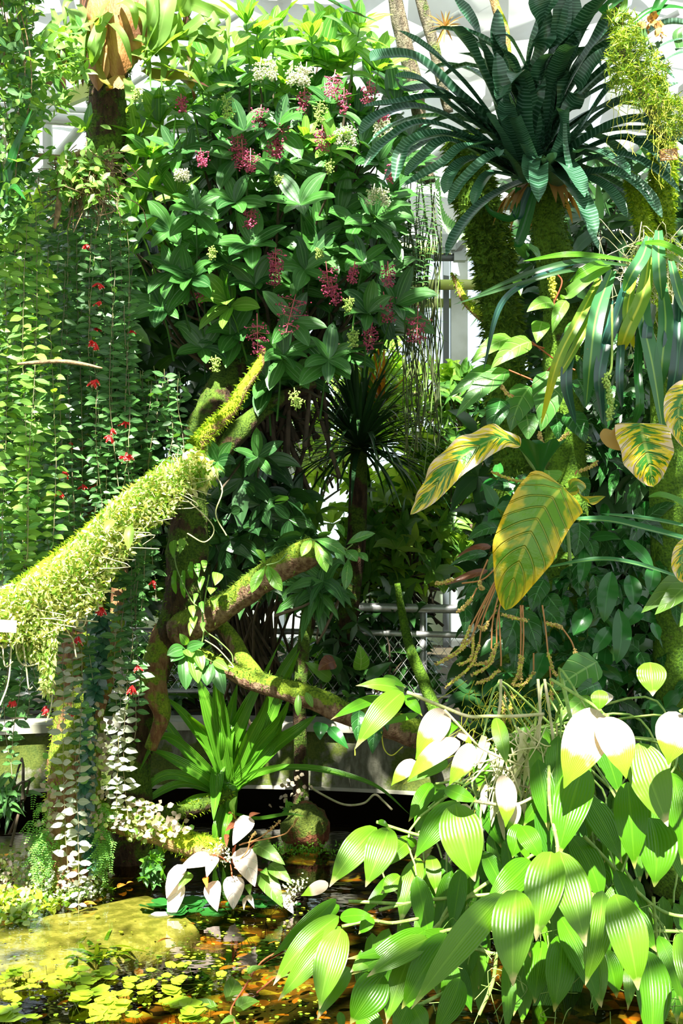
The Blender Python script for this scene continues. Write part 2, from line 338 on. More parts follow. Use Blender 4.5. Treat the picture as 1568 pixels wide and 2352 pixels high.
M['glossy'] = leafmat('smooth_dark_leaf', (.012, .095, .016), (.025, .14, .022), mid=(.06, .22, .06), veins='none', vs=.4, rough=.2, trans=.15, spec=.45)
M['pinkish'] = leafmat('pale_pink_leaf', (.80, .62, .52), (.86, .70, .60), mid=(.95, .86, .78), veins='pinnate', nv=4, vs=.6, rough=.35, trans=.2, bump=.8, tc=(1, 1, .8))  # on the root-end plant this pink paints sun overexposure into greener leaves
M['olive'] = leafmat('olive_veined_leaf', (.07, .17, .02), (.12, .24, .03), mid=(.22, .36, .08), veins='pinnate', nv=4.5, vs=.4, rough=.35, trans=.35)
M['crin'] = leafmat('sword_leaf', (.045, .20, .010), (.12, .34, .018), mid=(.28, .50, .06), veins='parallel', nv=4, vs=.35, rough=.32, trans=.32, bump=.5, tc=(1.6, 1.5, .3))
M['pandan'] = leafmat('screw_pine_leaf', (.015, .055, .018), (.035, .10, .025), mid=(.07, .15, .05), veins='none', vs=.5, rough=.35, trans=.15)
M['pandan_l'] = leafmat('light_grass_leaf', (.09, .22, .03), (.22, .36, .05), mid=(.35, .45, .12), veins='none', vs=.5, rough=.4, trans=.4)
M['pandan_o'] = leafmat('orange_leaf', (.45, .12, .02), (.55, .25, .03), veins='none', rough=.4, trans=.35)
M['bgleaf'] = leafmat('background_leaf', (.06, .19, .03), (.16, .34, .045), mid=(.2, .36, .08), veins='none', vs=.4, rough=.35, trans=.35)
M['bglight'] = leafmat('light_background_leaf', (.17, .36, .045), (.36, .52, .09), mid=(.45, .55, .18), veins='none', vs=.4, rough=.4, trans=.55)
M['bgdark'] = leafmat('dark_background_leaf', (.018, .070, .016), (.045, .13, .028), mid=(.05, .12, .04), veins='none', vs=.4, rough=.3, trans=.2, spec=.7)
M['stag'] = leafmat('staghorn_frond', (.12, .27, .045), (.22, .38, .08), mid=(.3, .45, .12), veins='none', vs=.2, rough=.5, trans=.45, spec=.4, spot=.02)
M['stag_b'] = leafmat('browning_staghorn_frond', (.16, .20, .03), (.22, .16, .03), veins='none', rough=.55, trans=.35, tip=(.10, .03, .02), tipr=(.6, .9), spot=.05)
M['dryleaf'] = leafmat('dry_leaf', (.32, .17, .05), (.50, .30, .10), mid=(.4, .25, .1), veins='none', vs=.4, rough=.6, trans=.25, spec=.3)
M['orangeleaf'] = leafmat('fallen_orange_leaf', (.55, .13, .015), (.70, .30, .03), mid=(.5, .2, .05), veins='none', vs=.4, rough=.5, trans=.2)
M['pad'] = leafmat('floating_leaf', (.12, .30, .012), (.36, .48, .02), mid=(.4, .5, .06), veins='none', vs=.2, rough=.45, trans=.2)
M['cress'] = leafmat('small_bank_leaf', (.12, .30, .03), (.5, .58, .20), veins='none', rough=.45, trans=.35)
M['mauve'] = leafmat('mauve_bank_leaf', (.34, .26, .22), (.50, .42, .30), mid=(.3, .4, .2), veins='none', vs=.3, rough=.5, trans=.3)
M['fernlet'] = leafmat('little_fern_frond', (.07, .26, .015), (.16, .40, .02), veins='none', rough=.45, trans=.4)
M['tiny'] = leafmat('tiny_orchid_leaf', (.08, .19, .010), (.26, .38, .02), veins='none', rough=.5, trans=.35)
M['redstem'] = plain('red_stem', (.42, .10, .04), .45)
M['orangestem'] = plain('orange_brown_stem', (.45, .20, .06), .45)
M['greenstem'] = plain('green_stem', (.14, .24, .05), .5)
M['vinestem'] = plain('vine_stem', (.26, .24, .10), .6, c2=(.14, .12, .07), sc=9)
M['darkroot'] = plain('dark_hanging_root', (.045, .065, .02), .7, c2=(.10, .12, .03), sc=6)
M['woody'] = plain('woody_stem', (.10, .07, .04), .8, c2=(.05, .04, .02), sc=12)
M['twig'] = plain('dry_twig', (.36, .24, .12), .8, c2=(.20, .13, .07), sc=40, bump=.6, bs=120)
M['berry'] = plain('pink_berry', (.55, .06, .13), .35, c2=(.25, .03, .10), sc=60)
M['pinkstem'] = plain('pink_flower_stem', (.72, .13, .18), .45)
M['creamflower'] = plain('cream_flower_bud', (.72, .68, .50), .6, c2=(.5, .6, .25), sc=40)
M['greenbud'] = plain('green_flower_bud', (.38, .52, .10), .5, c2=(.25, .42, .06), sc=50)
M['redflower'] = plain('red_flower', (.62, .008, .010), .4, c2=(.75, .02, .02), sc=40)
M['spike'] = plain('yellow_flower_spike', (.60, .58, .04), .5, c2=(.40, .48, .05), sc=40)
M['spikebead'] = plain('brown_seed_bead', (.30, .17, .05), .6, c2=(.62, .48, .14), sc=120)
M['shield'] = None
M['bark_brown'] = barkmat('brown_bark', (.16, .065, .03), (.30, .17, .075), (.06, .12, .01), (.22, .30, .02), moss=.45, sc=7.)
M['bark_dark'] = barkmat('dark_mossy_bark', (.030, .018, .010), (.085, .050, .025), (.025, .06, .006), (.10, .17, .015), moss=.45, sc=6.)
M['bark_moss'] = barkmat('moss_covered_bark', (.10, .055, .025), (.22, .13, .06), (.08, .18, .008), (.30, .42, .02), moss=1.0, sc=5.)
M['bark_grey'] = barkmat('grey_bark', (.13, .10, .065), (.30, .24, .15), (.10, .14, .03), (.20, .24, .05), moss=.15, sc=6., ridge=1.4)
M['bark_log'] = barkmat('log_bark', (.30, .17, .07), (.48, .31, .13), (.14, .26, .008), (.42, .50, .02), moss=.45, sc=5., up=1.)
M['bark_mid'] = barkmat('branch_bark', (.12, .06, .035), (.30, .20, .12), (.06, .12, .008), (.22, .30, .02), moss=.35, sc=8., up=1.)
M['bark_green'] = barkmat('green_trunk_bark', (.03, .03, .01), (.07, .07, .02), (.035, .09, .006), (.11, .22, .012), moss=.95, sc=8.)
M['steel'] = plain('white_painted_steel', (.62, .64, .62), .45, c2=(.50, .52, .48), sc=3)
M['steelgreen'] = plain('algae_green_steel', (.32, .40, .06), .5, c2=(.42, .46, .16), sc=4)
M['galv'] = plain('galvanised_rail', (.50, .50, .50), .35, metal=.5, c2=(.38, .38, .36), sc=20)
M['darkmetal'] = plain('dark_metal', (.10, .11, .11), .5)
M['greymetal'] = plain('grey_fitting', (.38, .40, .40), .4, metal=.3)
M['coping'] = plain('pale_wall_coping', (.40, .38, .32), .7, c2=(.28, .28, .20), sc=6, bump=.2)
M['concrete'] = barkmat('mossy_concrete', (.11, .11, .075), (.19, .19, .14), (.05, .08, .012), (.10, .13, .02), moss=.45, sc=3., ridge=.3, up=0)
M['void'] = plain('shadow_black_wall', (.012, .012, .010), .9)  # near-black colour paints in the shadow of the gap under the wall
M['soil'] = plain('dark_soil', (.035, .022, .012), .9, c2=(.07, .05, .02), sc=6, bump=.5)
M['panel'] = plain('pale_green_panel', (.62, .68, .48), .6, c2=(.52, .60, .42), sc=2)
M['skypanel'] = plain('sky_stand_in_panel', (.55, .68, .70), .5, c2=(.50, .62, .62), sc=2)
M['lawn'] = plain('grass_outside', (.12, .25, .04), .9, c2=(.2, .3, .08), sc=4)
M['redstone'] = barkmat('mossy_red_stone', (.14, .045, .02), (.26, .10, .045), (.04, .07, .01), (.12, .16, .02), moss=.4, sc=7., up=.4, ridge=1.5)
M['stone'] = plain('algae_covered_stone', (.50, .50, .20), .8, c2=(.26, .28, .08), sc=22, bump=.8, bs=50)
M['stonegrey'] = plain('grey_stone', (.16, .18, .15), .7, c2=(.30, .32, .28), sc=12, bump=.5)
M['signbrown'] = plain('brown_plant_sign', (.36, .17, .045), .45)
M['signtext'] = plain('sign_lettering', (.62, .50, .32), .5)
M['signwhite'] = plain('white_plant_sign', (.85, .83, .78), .45)
def glassmat(name, tint, gl=.06):
    k = NT(name); t = k.n('ShaderNodeBsdfTransparent'); t.inputs[0].default_value = (*tint, 1); g = k.n('ShaderNodeBsdfGlossy'); g.inputs['Roughness'].default_value = .05
    fr = k.n('ShaderNodeFresnel'); fr.inputs[0].default_value = 1.45; ms = k.n('ShaderNodeMixShader'); k.l(fr.outputs[0], ms.inputs[0]); k.l(t.outputs[0], ms.inputs[1]); k.l(g.outputs[0], ms.inputs[2]); k.l(ms.outputs[0], k.out.inputs[0]); return k.m
M['glass'] = glassmat('greenhouse_glass', (.80, .90, .96))
def clothmat():
    k = NT('white_shade_cloth'); ps = k.pos(); c = k.mix(k.sst(k.noise(ps, 1.3, 4.), .35, .65), (.90, .88, .82), (.72, .68, .60)); d = k.n('ShaderNodeBsdfDiffuse'); k.l(c, d.inputs[0]); t = k.n('ShaderNodeBsdfTranslucent'); k.l(c, t.inputs[0])
    ms = k.n('ShaderNodeMixShader'); ms.inputs[0].default_value = .6; k.l(d.outputs[0], ms.inputs[1]); k.l(t.outputs[0], ms.inputs[2]); k.l(ms.outputs[0], k.out.inputs[0]); return k.m
M['cloth'] = clothmat()
def watermat():
    k = NT('pond_water'); ps = k.pos(); t = k.n('ShaderNodeBsdfTransparent'); t.inputs[0].default_value = (.62, .60, .36, 1); g = k.n('ShaderNodeBsdfGlossy'); g.inputs['Roughness'].default_value = .015; g.inputs[0].default_value = (1, 1, 1, 1)
    fr = k.n('ShaderNodeFresnel'); fr.inputs[0].default_value = 1.33
    bm = k.n('ShaderNodeBump'); bm.inputs['Strength'].default_value = .12; bm.inputs['Distance'].default_value = .01
    mp = k.n('ShaderNodeMapping'); mp.inputs['Scale'].default_value = (1, 2.2, 1); k.l(ps, mp.inputs[0]); k.l(k.noise(mp.outputs[0], 9., 2.), bm.inputs['Height'])
    k.l(bm.outputs[0], g.inputs['Normal']); k.l(bm.outputs[0], fr.inputs['Normal'])
    ms = k.n('ShaderNodeMixShader'); k.l(k.math('MULTIPLY', fr.outputs[0], 1.25, clamp=True), ms.inputs[0]); k.l(t.outputs[0], ms.inputs[1]); k.l(g.outputs[0], ms.inputs[2]); k.l(ms.outputs[0], k.out.inputs[0]); return k.m
M['water'] = watermat()
def bedmat():
    k = NT('pond_bed_litter'); ps = k.pos(); v = k.n('ShaderNodeTexVoronoi'); v.inputs['Scale'].default_value = 16.; mp = k.n('ShaderNodeMapping'); mp.inputs['Scale'].default_value = (1, 1.5, 1); k.l(ps, mp.inputs[0]); k.l(mp.outputs[0], v.inputs['Vector'])
    sp = k.n('ShaderNodeSeparateColor'); k.l(v.outputs['Color'], sp.inputs[0])
    c = k.mix(k.sst(sp.outputs[0], .2, .9), (.035, .024, .008), (.22, .10, .02)); c = k.mix(k.sst(sp.outputs[1], .72, .80), c, (.46, .36, .04)); c = k.mix(k.sst(sp.outputs[2], .84, .88), c, (.50, .17, .02))
    c = k.mix(k.sst(k.noise(ps, 3., 4.), .42, .62), c, (.035, .030, .008))
    d = k.n('ShaderNodeBsdfDiffuse'); k.l(c, d.inputs[0]); k.l(d.outputs[0], k.out.inputs[0]); return k.m
M['bed'] = bedmat()
def shieldmat():
    k = NT('staghorn_shield'); ps = k.pos(); mp = k.n('ShaderNodeMapping'); mp.inputs['Scale'].default_value = (4, 4, 1.2); k.l(ps, mp.inputs[0])
    c = k.mix(k.sst(k.noise(mp.outputs[0], 4., 4.), .35, .65), (.30, .105, .025), (.50, .25, .075)); c = k.mix(k.sst(k.noise(ps, 5., 3.), .56, .66), c, (.16, .06, .025)); c = k.mix(k.sst(k.noise(mp.outputs[0], 2.2, 2.), .58, .66), c, (.16, .22, .03))
    pb = k.n('ShaderNodeBsdfPrincipled'); k.l(c, pb.inputs['Base Color']); pb.inputs['Roughness'].default_value = .6; k.l(pb.outputs[0], k.out.inputs[0])
    bm = k.n('ShaderNodeBump'); bm.inputs['Strength'].default_value = .6; bm.inputs['Distance'].default_value = .01; k.l(k.noise(mp.outputs[0], 30., 4.), bm.inputs['Height']); k.l(bm.outputs[0], pb.inputs['Normal']); return k.m
M['shield'] = shieldmat()

# ================================================================ the setting
XC, YC, RW = -0.75, 2.1, 4.25            # centre and radius of the round pond's rear wall
def arc(r, z, a): return np.array([XC + r * math.sin(a), YC + r * math.cos(a), z])
def ring(mb, r0, r1, z0, z1, a0=-1.35, a1=1.35, n=60, mi=0):
    A = [a0 + (a1 - a0) * i / n for i in range(n + 1)]
    for p, q in zip(A[:-1], A[1:]):
        mb.quad(arc(r0, z0, p), arc(r0, z0, q), arc(r0, z1, q), arc(r0, z1, p), mi); mb.quad(arc(r1, z1, p), arc(r1, z1, q), arc(r1, z0, q), arc(r1, z0, p), mi)
        mb.quad(arc(r0, z1, p), arc(r0, z1, q), arc(r1, z1, q), arc(r1, z1, p), mi); mb.quad(arc(r1, z0, p), arc(r1, z0, q), arc(r0, z0, q), arc(r0, z0, p), mi)
m = MB()
nx, ny = 60, 50
Fc, UV = _grid(nx, ny); V = np.array([[-6 + 12 * i / nx, -2.5 + 10.0 * j / ny, -.30 + .05 * mnoise.noise(Vector((i * .3, j * .3, 0)))] for j in range(ny + 1) for i in range(nx + 1)]); m.add(V, Fc, UV)
struct(m.build('floor', M['bed']))
m = MB(); Fc, UV = _grid(60, 10); V = np.array([[XC + (RW + .485) * j / 10 * math.sin(6.28319 * i / 60), YC + (RW + .485) * j / 10 * math.cos(6.28319 * i / 60), 0.0] for j in range(11) for i in range(61)]); m.add(V, Fc, UV)
w = m.build('pond_water', M['water']); stuff(w, 'clear brown pond water with bright reflections below the plants', 'water')
m = MB(); ring(m, RW, RW + .10, .11, .43); struct(m.build('wall_back', M['concrete']))
m = MB(); ring(m, RW + .5, RW + .56, -.32, .40); struct(m.build('shadow_gap_backing', M['void']))
m = MB(); ring(m, RW - .05, RW + .16, .43, .475); ring(m, RW - .012, RW, .11, .128); struct(m.build('trim_1', M['coping']))
m = MB()
A = [-1.5 + 3.0 * i / 30 for i in range(31)]
for p, q in zip(A[:-1], A[1:]): m.quad(arc(RW + .1, .42, p), arc(RW + .1, .42, q), arc(14, .40, q), arc(14, .40, p))
struct(m.build('floor_planting_bed', M['soil']))
m = MB(); m.quad((-60, 11.9, .1), (60, 11.9, .1), (60, 110, .1), (-60, 110, .1)); struct(m.build('ground', M['lawn']))

# rear glass wall: columns, rails, panes
YW = 10.4
def X(px, Y=YW): return (px - 784) / F * Y
def Z(py, Y=YW): return CAMZ - (py - 1176) / F * Y
m = MB(); m2 = MB(); m3 = MB(); pn = MB()
colx = [X(1053) + 1.45 * k for k in range(-5, 4)]
ZE = Z(575)
for i, x in enumerate(colx):
    m.box((x, YW, (ZE + .4) / 2), (.145, .14, ZE - .4)); m3.box((x - .115, YW - .02, (ZE + .4) / 2), (.05, .08, ZE - .4))
    if i: xm = x - .72; m.box((xm, YW + .05, (ZE + .4) / 2), (.04, .05, ZE - .4))
struct(m.build('wall_columns', M['steel'], flat=True)); struct(m3.build('trim_2', M['darkmetal'], flat=True))
m = MB(); m.tube([(-9, YW - .16, Z(662)), (9, YW - .16, Z(662))], .045, 10)
m.box((0, YW, Z(697)), (18, .10, .07)); m.box((0, YW + .02, Z(1320)), (18, .08, .06)); m.box((0, YW + .02, ZE), (18, .16, .14))
struct(m.build('trim_3', M['steelgreen']))
for i in range(-8, 9):
    x0 = i * 1.1; pn.quad((x0, YW + .06, 1.0), (x0 + 1.08, YW + .06, 1.0), (x0 + 1.08, YW + .06, ZE), (x0, YW + .06, ZE))
struct(pn.build('window_1', M['glass'], flat=True))
m = MB(); m.box((0, YW + .12, .60), (18, .05, .95)); struct(m.build('wall_lower', M['panel'], flat=True))
# pale blue panels added outside the rear glass to look like sky
m = MB()
for i in range(-7, 8): m.box((i * 1.25, YW + 2.2, 1.75), (1.1, .03, 2.5))
struct(m.build('wall_sky_panels', M['skypanel'], flat=True))
# roof: sloping rafters, purlins, glass and white shade cloth folded below it
sl = .50
def RF(x, t, dz=0.): return np.array([x, YW - t, ZE + sl * t + dz])
m = MB()
for x in [X(1053) + 1.45 * k for k in range(-5, 4)]: m.bar(RF(x, 0), RF(x, 9), .07, .12)
for t in (0, .9, 1.8, 2.7, 3.6, 4.5): m.bar(RF(-8, t, .05), RF(8, t, .05), .06, .06)
for k in range(-3, 3):
    x = X(1053) + 1.45 * k; m.tube([RF(x, 0, -.1), RF(x + 1.45, 1.8, -.35)], .035, 8); m.tube([RF(x, 1.8, -.3), RF(x + 1.2, 2.6, -.3)], .02, 6)
m.tube([P(-60, 258, 8.), P(440, 290, 8.), P(900, 300, 8.3)], .035, 8); m.tube([P(-60, 240, 8.1), P(460, 268, 8.1)], .02, 8); m.tube([P(-60, 268, 8.05), P(440, 302, 8.1)], .02, 8)
m.bar(P(105, 120, 8.4), P(112, 420, 8.4), .06, .06)
struct(m.build('ceiling_frame', M['steel']))
m = MB(); m.bar(P(110, 245, 8.3), P(230, 196, 8.3), .06, .10); m.bar(P(115, 235, 8.3), P(220, 190, 8.3), .03, .05); struct(m.build('trim_4', M['steelgreen'], flat=True))
m = MB()
for i in range(-6, 7): m.quad(RF(i * 1.3, 0, .1), RF(i * 1.3 + 1.27, 0, .1), RF(i * 1.3 + 1.27, 7, .1), RF(i * 1.3, 7, .1))
struct(m.build('ceiling_glass', M['glass'], flat=True))
m = MB()
for (xa, xb) in ((-2.6, -1.45), (-.9, .35), (.45, 1.85), (1.95, 3.4)):
    n = 40; Fc, UV = _grid(6, n); V = []
    for j in range(n + 1):
        t = .25 + 3.9 * j / n
        for i in range(7):
            x = xa + (xb - xa) * i / 6; V.append(RF(x, t, -.10 + .05 * math.sin(j * 1.3 + xa * 3) * (1 + .5 * math.sin(i)) - .10 * math.sin(math.pi * i / 6)))
    m.add(np.array(V), Fc, UV)
o = m.build('ceiling_cloth', M['cloth']); struct(o)
# vent motor on the column head
t = thing('vent_motor', P(1040, 560, 9.9), 'grey vent motor with arm at the head of the white glasshouse column', 'machinery')
m = MB(); m.box(P(1025, 560, 9.9), (.16, .14, .13)); m.box(P(1016, 556, 9.84), (.05, .05, .1)); m.build('motor_box', M['greymetal'], t, flat=True)
m = MB(); m.tube([P(990, 592, 9.9), P(1062, 592, 9.9)], .03, 8); m.build('drive_rod', M['darkmetal'], t)
m = MB(); m.bar(P(1042, 580, 9.9), P(1078, 540, 9.7), .05, .05); m.box(P(1055, 584, 9.9), (.1, .1, .12)); m.build('bracket', M['greymetal'], t, flat=True)

# railing with wire mesh behind the pond wall
t = thing('railing', arc(RW + .3, .45, 0), 'galvanised two-bar railing with wire mesh behind the pond wall', 'railing')
RR = RW + .22
def rail(z, r): mb = MB(); mb.tube([arc(RR, z, -1.3 + 2.6 * i / 50) for i in range(51)], r, 8); return mb
rail(1.075, .024).build('top_rail', M['galv'], t); rail(.935, .017).build('lower_rail', M['galv'], t); rail(.60, .012).build('bottom_rail', M['galv'], t)
for a in (-1.1, -.75, -.42, -.055, .27, .60, .95):
    mb = MB(); p = arc(RR + .02, .45, a); mb.tube([p, p + UP * .63], .02, 8); mb.box(p + UP * .01, (.09, .09, .02)); mb.build('post', M['galv'], t)
mb = MB(); n = 190; h = .34
for i in range(n):
    a = -1.2 + 2.4 * i / n
    for s_ in (1, -1): mb.tube([arc(RR, .585, a), arc(RR, .585 + h, a + s_ * h / RR * .75)], .0017, 3, cap=False)
mb.build('wire_mesh', M['galv'], t)

# ================================================================ trunks and branches
def trunk(name, label, cat, px, mat, moss=None, nm=0, n=18, bump=.16, bf=9., seg=8, seed=1, part='bark', ml=(.006, .016), mf=0.):
    """px rows are (px, py, Y, diameter in px)"""
    pts = [P(a, b, Y) for a, b, Y, d in px]; rad = [S(d / 2, Y) for a, b, Y, d in px]
    t = thing(name, pts[0] if pts[0][2] < pts[-1][2] else pts[-1], label, cat)
    mb = MB(); C = mb.tube(pts, rad, n, sm=seg, bump=bump, bf=bf, seed=seed); mb.build(part, M[mat], t)
    if moss:
        q = smooth(np.hstack([np.array(pts), np.array(rad)[:, None]]), seg); r = random.Random(seed); mb = MB()
        for i in range(nm):
            f = max(r.random(), r.random() * mf * 2 if mf else 0) if mf else r.random()
            if f < mf and r.random() > f / mf * .8: continue
            f *= (len(q) - 1.001); k = int(f); f -= k; c = q[k] * (1 - f) + q[k + 1] * f; T = nz(q[min(k + 1, len(q) - 1)][:3] - q[k][:3])
            d = rv(r); d[2] += .5; d -= T * float(d @ T); d = nz(d)
            if d[1] > .5: continue
            p = c[:3] + d * c[3] * r.uniform(.93, 1.06); L = r.uniform(*ml)
            mb.leaf(p, d + rv(r, .5), rv(r), L * 1.6, L * .5, 'blade', droop=.8, nu=1, nv=2, fold=0)
        mb.build('moss', M[moss], t, kind='stuff')
    return t, pts, rad
trunk('mossy_tree_trunk', 'mossy red-brown trunk standing in the pond at left under the hanging vines, some coloured pale as if sunlit', 'tree',
      [(170, 2045, 5.10, 165), (170, 1960, 5.10, 138), (170, 1850, 5.1, 124), (176, 1700, 5.12, 118), (182, 1560, 5.15, 108), (192, 1400, 5.2, 100), (200, 1200, 5.25, 80), (205, 1000, 5.3, 60)], 'bark_brown', 'mossgreen', 2500, seed=3)
trunk('slanting_bark_stem', 'slim bare brown stem slanting beside the mossy trunk in the pond', 'tree',
      [(205, 1760, 5.0, 26), (222, 1650, 5.0, 30), (250, 1540, 5.02, 34), (268, 1440, 5.1, 36), (275, 1300, 5.2, 36)], 'bark_brown', seed=5)
t, TP, TR = trunk('forked_tree', 'dark forked tree at centre left holding the crossing branches', 'tree',
      [(296, 2000, 5.40, 110), (298, 1880, 5.40, 100), (305, 1750, 5.4, 84), (330, 1620, 5.4, 78), (372, 1500, 5.4, 74), (412, 1410, 5.4, 92), (428, 1300, 5.42, 96), (432, 1180, 5.45, 90), (445, 1060, 5.5, 86), (490, 940, 5.6, 80), (560, 820, 5.8, 70), (640, 700, 6.0, 55), (700, 560, 6.1, 44), (760, 430, 6.1, 36), (820, 330, 6.2, 26)], 'bark_dark', 'mossdark', 3500, seed=8)
def limb(name, px, mat, parent, moss=None, nm=0, seed=1, bump=.16, n=16, ml=(.006, .016)):
    pts = [P(a, b, Y) for a, b, Y, d in px]; rad = [S(d / 2, Y) for a, b, Y, d in px]
    mb = MB(); mb.tube(pts, rad, n, sm=8, bump=bump, bf=9., seed=seed); o = mb.build(name, M[mat], parent)
    if moss:
        q = smooth(np.hstack([np.array(pts), np.array(rad)[:, None]]), 8); r = random.Random(seed); mb = MB()
        for i in range(nm):
            f = r.random() * (len(q) - 1.001); k = int(f); f -= k; c = q[k] * (1 - f) + q[k + 1] * f; T = nz(q[min(k + 1, len(q) - 1)][:3] - q[k][:3])
            d = rv(r); d[2] += 1.0; d -= T * float(d @ T); d = nz(d); L = r.uniform(*ml)
            mb.leaf(c[:3] + d * c[3] * r.uniform(.93, 1.05), d + rv(r, .5), rv(r), L * 1.6, L * .5, 'blade', droop=.8, nu=1, nv=2, fold=0)
        mo = mb.build('moss', M[moss], parent, kind='stuff')
    return o
limb('rising_branch', [(410, 1450, 5.35, 80), (470, 1420, 5.25, 70), (540, 1375, 5.15, 62), (610, 1325, 5.05, 62), (670, 1290, 5.0, 66), (722, 1262, 4.95, 62)], 'bark_mid', t, 'mossdark', 500, 11)
limb('lower_branch', [(455, 1495, 5.3, 26), (510, 1530, 5.25, 34), (570, 1560, 5.2, 42), (640, 1580, 5.15, 50), (720, 1605, 5.1, 52), (800, 1640, 5.1, 56), (900, 1668, 5.1, 62), (1000, 1700, 5.1, 70)], 'bark_mid', t, 'mossdark', 500, 12)
limb('fork_branch', [(500, 1425, 5.4, 34), (535, 1470, 5.35, 38), (562, 1520, 5.28, 40), (600, 1570, 5.2, 44)], 'bark_mid', t, None, 0, 13)
limb('root', [(380, 1440, 5.4, 50), (350, 1560, 5.3, 60), (372, 1640, 5.28, 40), (345, 1720, 5.28, 30)], 'bark_brown', t, None, 0, 14)
limb('upper_limb', [(440, 1120, 5.5, 60), (540, 1000, 5.6, 50), (620, 930, 5.7, 36), (720, 880, 5.8, 24)], 'bark_dark', t, None, 0, 15)
# the bright mossy log that crosses at the left
LOG = [(604, 800, 5.30, 12), (596, 835, 5.3, 22), (560, 890, 5.25, 27), (530, 940, 5.2, 30), (490, 980, 5.15, 32), (455, 1020, 5.1, 34), (420, 1060, 5.05, 42), (360, 1115, 5.0, 60), (280, 1190, 4.85, 80), (200, 1265, 4.7, 88), (120, 1330, 4.55, 92), (40, 1390, 4.45, 96), (-60, 1440, 4.35, 100), (-200, 1490, 4.2, 100)]
trunk('mossy_log', 'long leaning log with bare bark tip and bright yellow moss, crossing the left side', 'log', LOG, 'bark_log', 'mossgreen', 6500, seed=21, n=18, part='bark', mf=.3)
trunk('sunken_root', 'thick mossy root reaching out over the water to the pale pink-leaved plant', 'root', [(215, 1858, 5.15, 50), (300, 1893, 5.1, 58), (380, 1918, 5.0, 56), (450, 1942, 4.92, 54), (505, 1960, 4.85, 48)], 'bark_log', 'mossgreen', 1200, seed=23)
trunk('grey_root', 'thin grey mossy root above the thicker one, ending at the sword-leaved plant', 'root', [(300, 1880, 5.3, 30), (360, 1872, 5.3, 32), (430, 1862, 5.35, 32), (495, 1838, 5.4, 26), (530, 1820, 5.45, 20)], 'bark_dark', 'mossgreen', 500, seed=24)
trunk('fern_tree_trunk', 'mossy trunk at top left below the orange staghorn fern', 'tree', [(235, 480, 5.65, 100), (245, 340, 5.6, 88), (247, 220, 5.6, 84), (262, 100, 5.6, 88), (280, -20, 5.6, 90), (300, -160, 5.6, 90)], 'bark_dark', 'mossdark', 2200, seed=31)
# right-hand trunks
trunk('shaggy_mossy_trunk', 'dark shaggy moss-hung trunk left of the big dark bromeliad', 'tree', [(1060, 320, 5.25, 66), (1082, 420, 5.2, 82), (1106, 500, 5.2, 84), (1128, 570, 5.2, 84), (1138, 640, 5.2, 74), (1152, 740, 5.2, 80), (1165, 900, 5.2, 84), (1185, 1150, 5.2, 90), (1200, 1500, 5.2, 100), (1210, 1850, 5.2, 120)], 'bark_green', 'mossdark', 7000, bump=.28, seed=41, ml=(.012, .032))
trunk('bromeliad_trunk', 'double green-mossed trunk carrying the big dark bromeliad', 'tree', [(1238, 380, 4.95, 95), (1250, 460, 4.95, 84), (1262, 540, 4.95, 72), (1280, 620, 4.95, 84), (1290, 720, 4.95, 88), (1295, 900, 4.95, 90), (1300, 1200, 4.95, 100), (1300, 1600, 4.95, 120), (1300, 1980, 4.95, 140)], 'bark_green', 'mossdark', 5000, bump=.2, seed=42)
trunk('moss_column_trunk', 'upright trunk thick with bright green moss at the right edge, under the brown sign', 'tree', [(1500, 180, 4.6, 40), (1512, 260, 4.6, 44), (1522, 350, 4.6, 50), (1520, 430, 4.6, 52), (1514, 520, 4.6, 54), (1520, 600, 4.6, 64), (1528, 740, 4.62, 70)], 'bark_moss', 'mossgreen', 6500, bump=.12, seed=43, ml=(.008, .018))
T_MC = bpy.data.objects['moss_column_trunk']
limb('lower_trunk', [(1526, 700, 4.64, 60), (1530, 800, 4.64, 68), (1532, 1100, 4.65, 80), (1540, 1400, 4.65, 86), (1550, 1700, 4.65, 90), (1550, 2050, 4.65, 110)], 'bark_green', T_MC, None, 0, 45)
trunk('mossy_stub', 'short broken stub with pale splintered tip and bright moss beside the moss-covered column', 'branch', [(1443, 398, 4.5, 8), (1450, 425, 4.5, 20), (1462, 465, 4.5, 28), (1480, 520, 4.5, 34), (1500, 575, 4.55, 36), (1520, 640, 4.6, 36)], 'bark_moss', 'mossgreen', 2500, seed=44, ml=(.007, .016))
trunk('bare_tree_stem', 'lichen-flecked grey bare stem, left one of the pair at top centre', 'tree', [(900, -60, 6.3, 34), (915, 40, 6.3, 36), (932, 120, 6.3, 36), (952, 190, 6.3, 34), (965, 290, 6.3, 30), (985, 420, 6.3, 26)], 'bark_grey', seed=51)
trunk('bare_tree_stem', 'lichen-flecked grey bare stem, right one of the pair at top centre', 'tree', [(950, -60, 6.35, 26), (975, 30, 6.35, 27), (992, 90, 6.35, 27), (1010, 170, 6.35, 24), (1030, 260, 6.4, 22)], 'bark_grey', seed=52)
trunk('bare_tree_stem', 'thin yellowish mossy stem poking above the dark bromeliad', 'tree', [(1122, -50, 5.6, 20), (1140, 20, 5.6, 22), (1158, 70, 5.6, 22), (1168, 150, 5.6, 18)], 'bark_log', seed=53)
trunk('hanging_orchid_branch', 'upright grey branch at top right carrying the clumps of tiny orchids', 'branch', [(1400, -90, 4.3, 16), (1413, 10, 4.3, 20), (1424, 70, 4.3, 24), (1440, 130, 4.3, 32), (1470, 190, 4.35, 40), (1500, 240, 4.4, 44), (1520, 300, 4.5, 40)], 'bark_grey', 'mossdark', 900, seed=54)
trunk('yellow_broken_branch', 'broken yellow-mossed branch in front of the glasshouse column', 'branch', [(1036, 626, 5.35, 5), (1050, 655, 5.35, 14), (1068, 690, 5.32, 18), (1095, 718, 5.3, 20), (1130, 745, 5.25, 22)], 'bark_log', 'mossgreen', 300, seed=55)
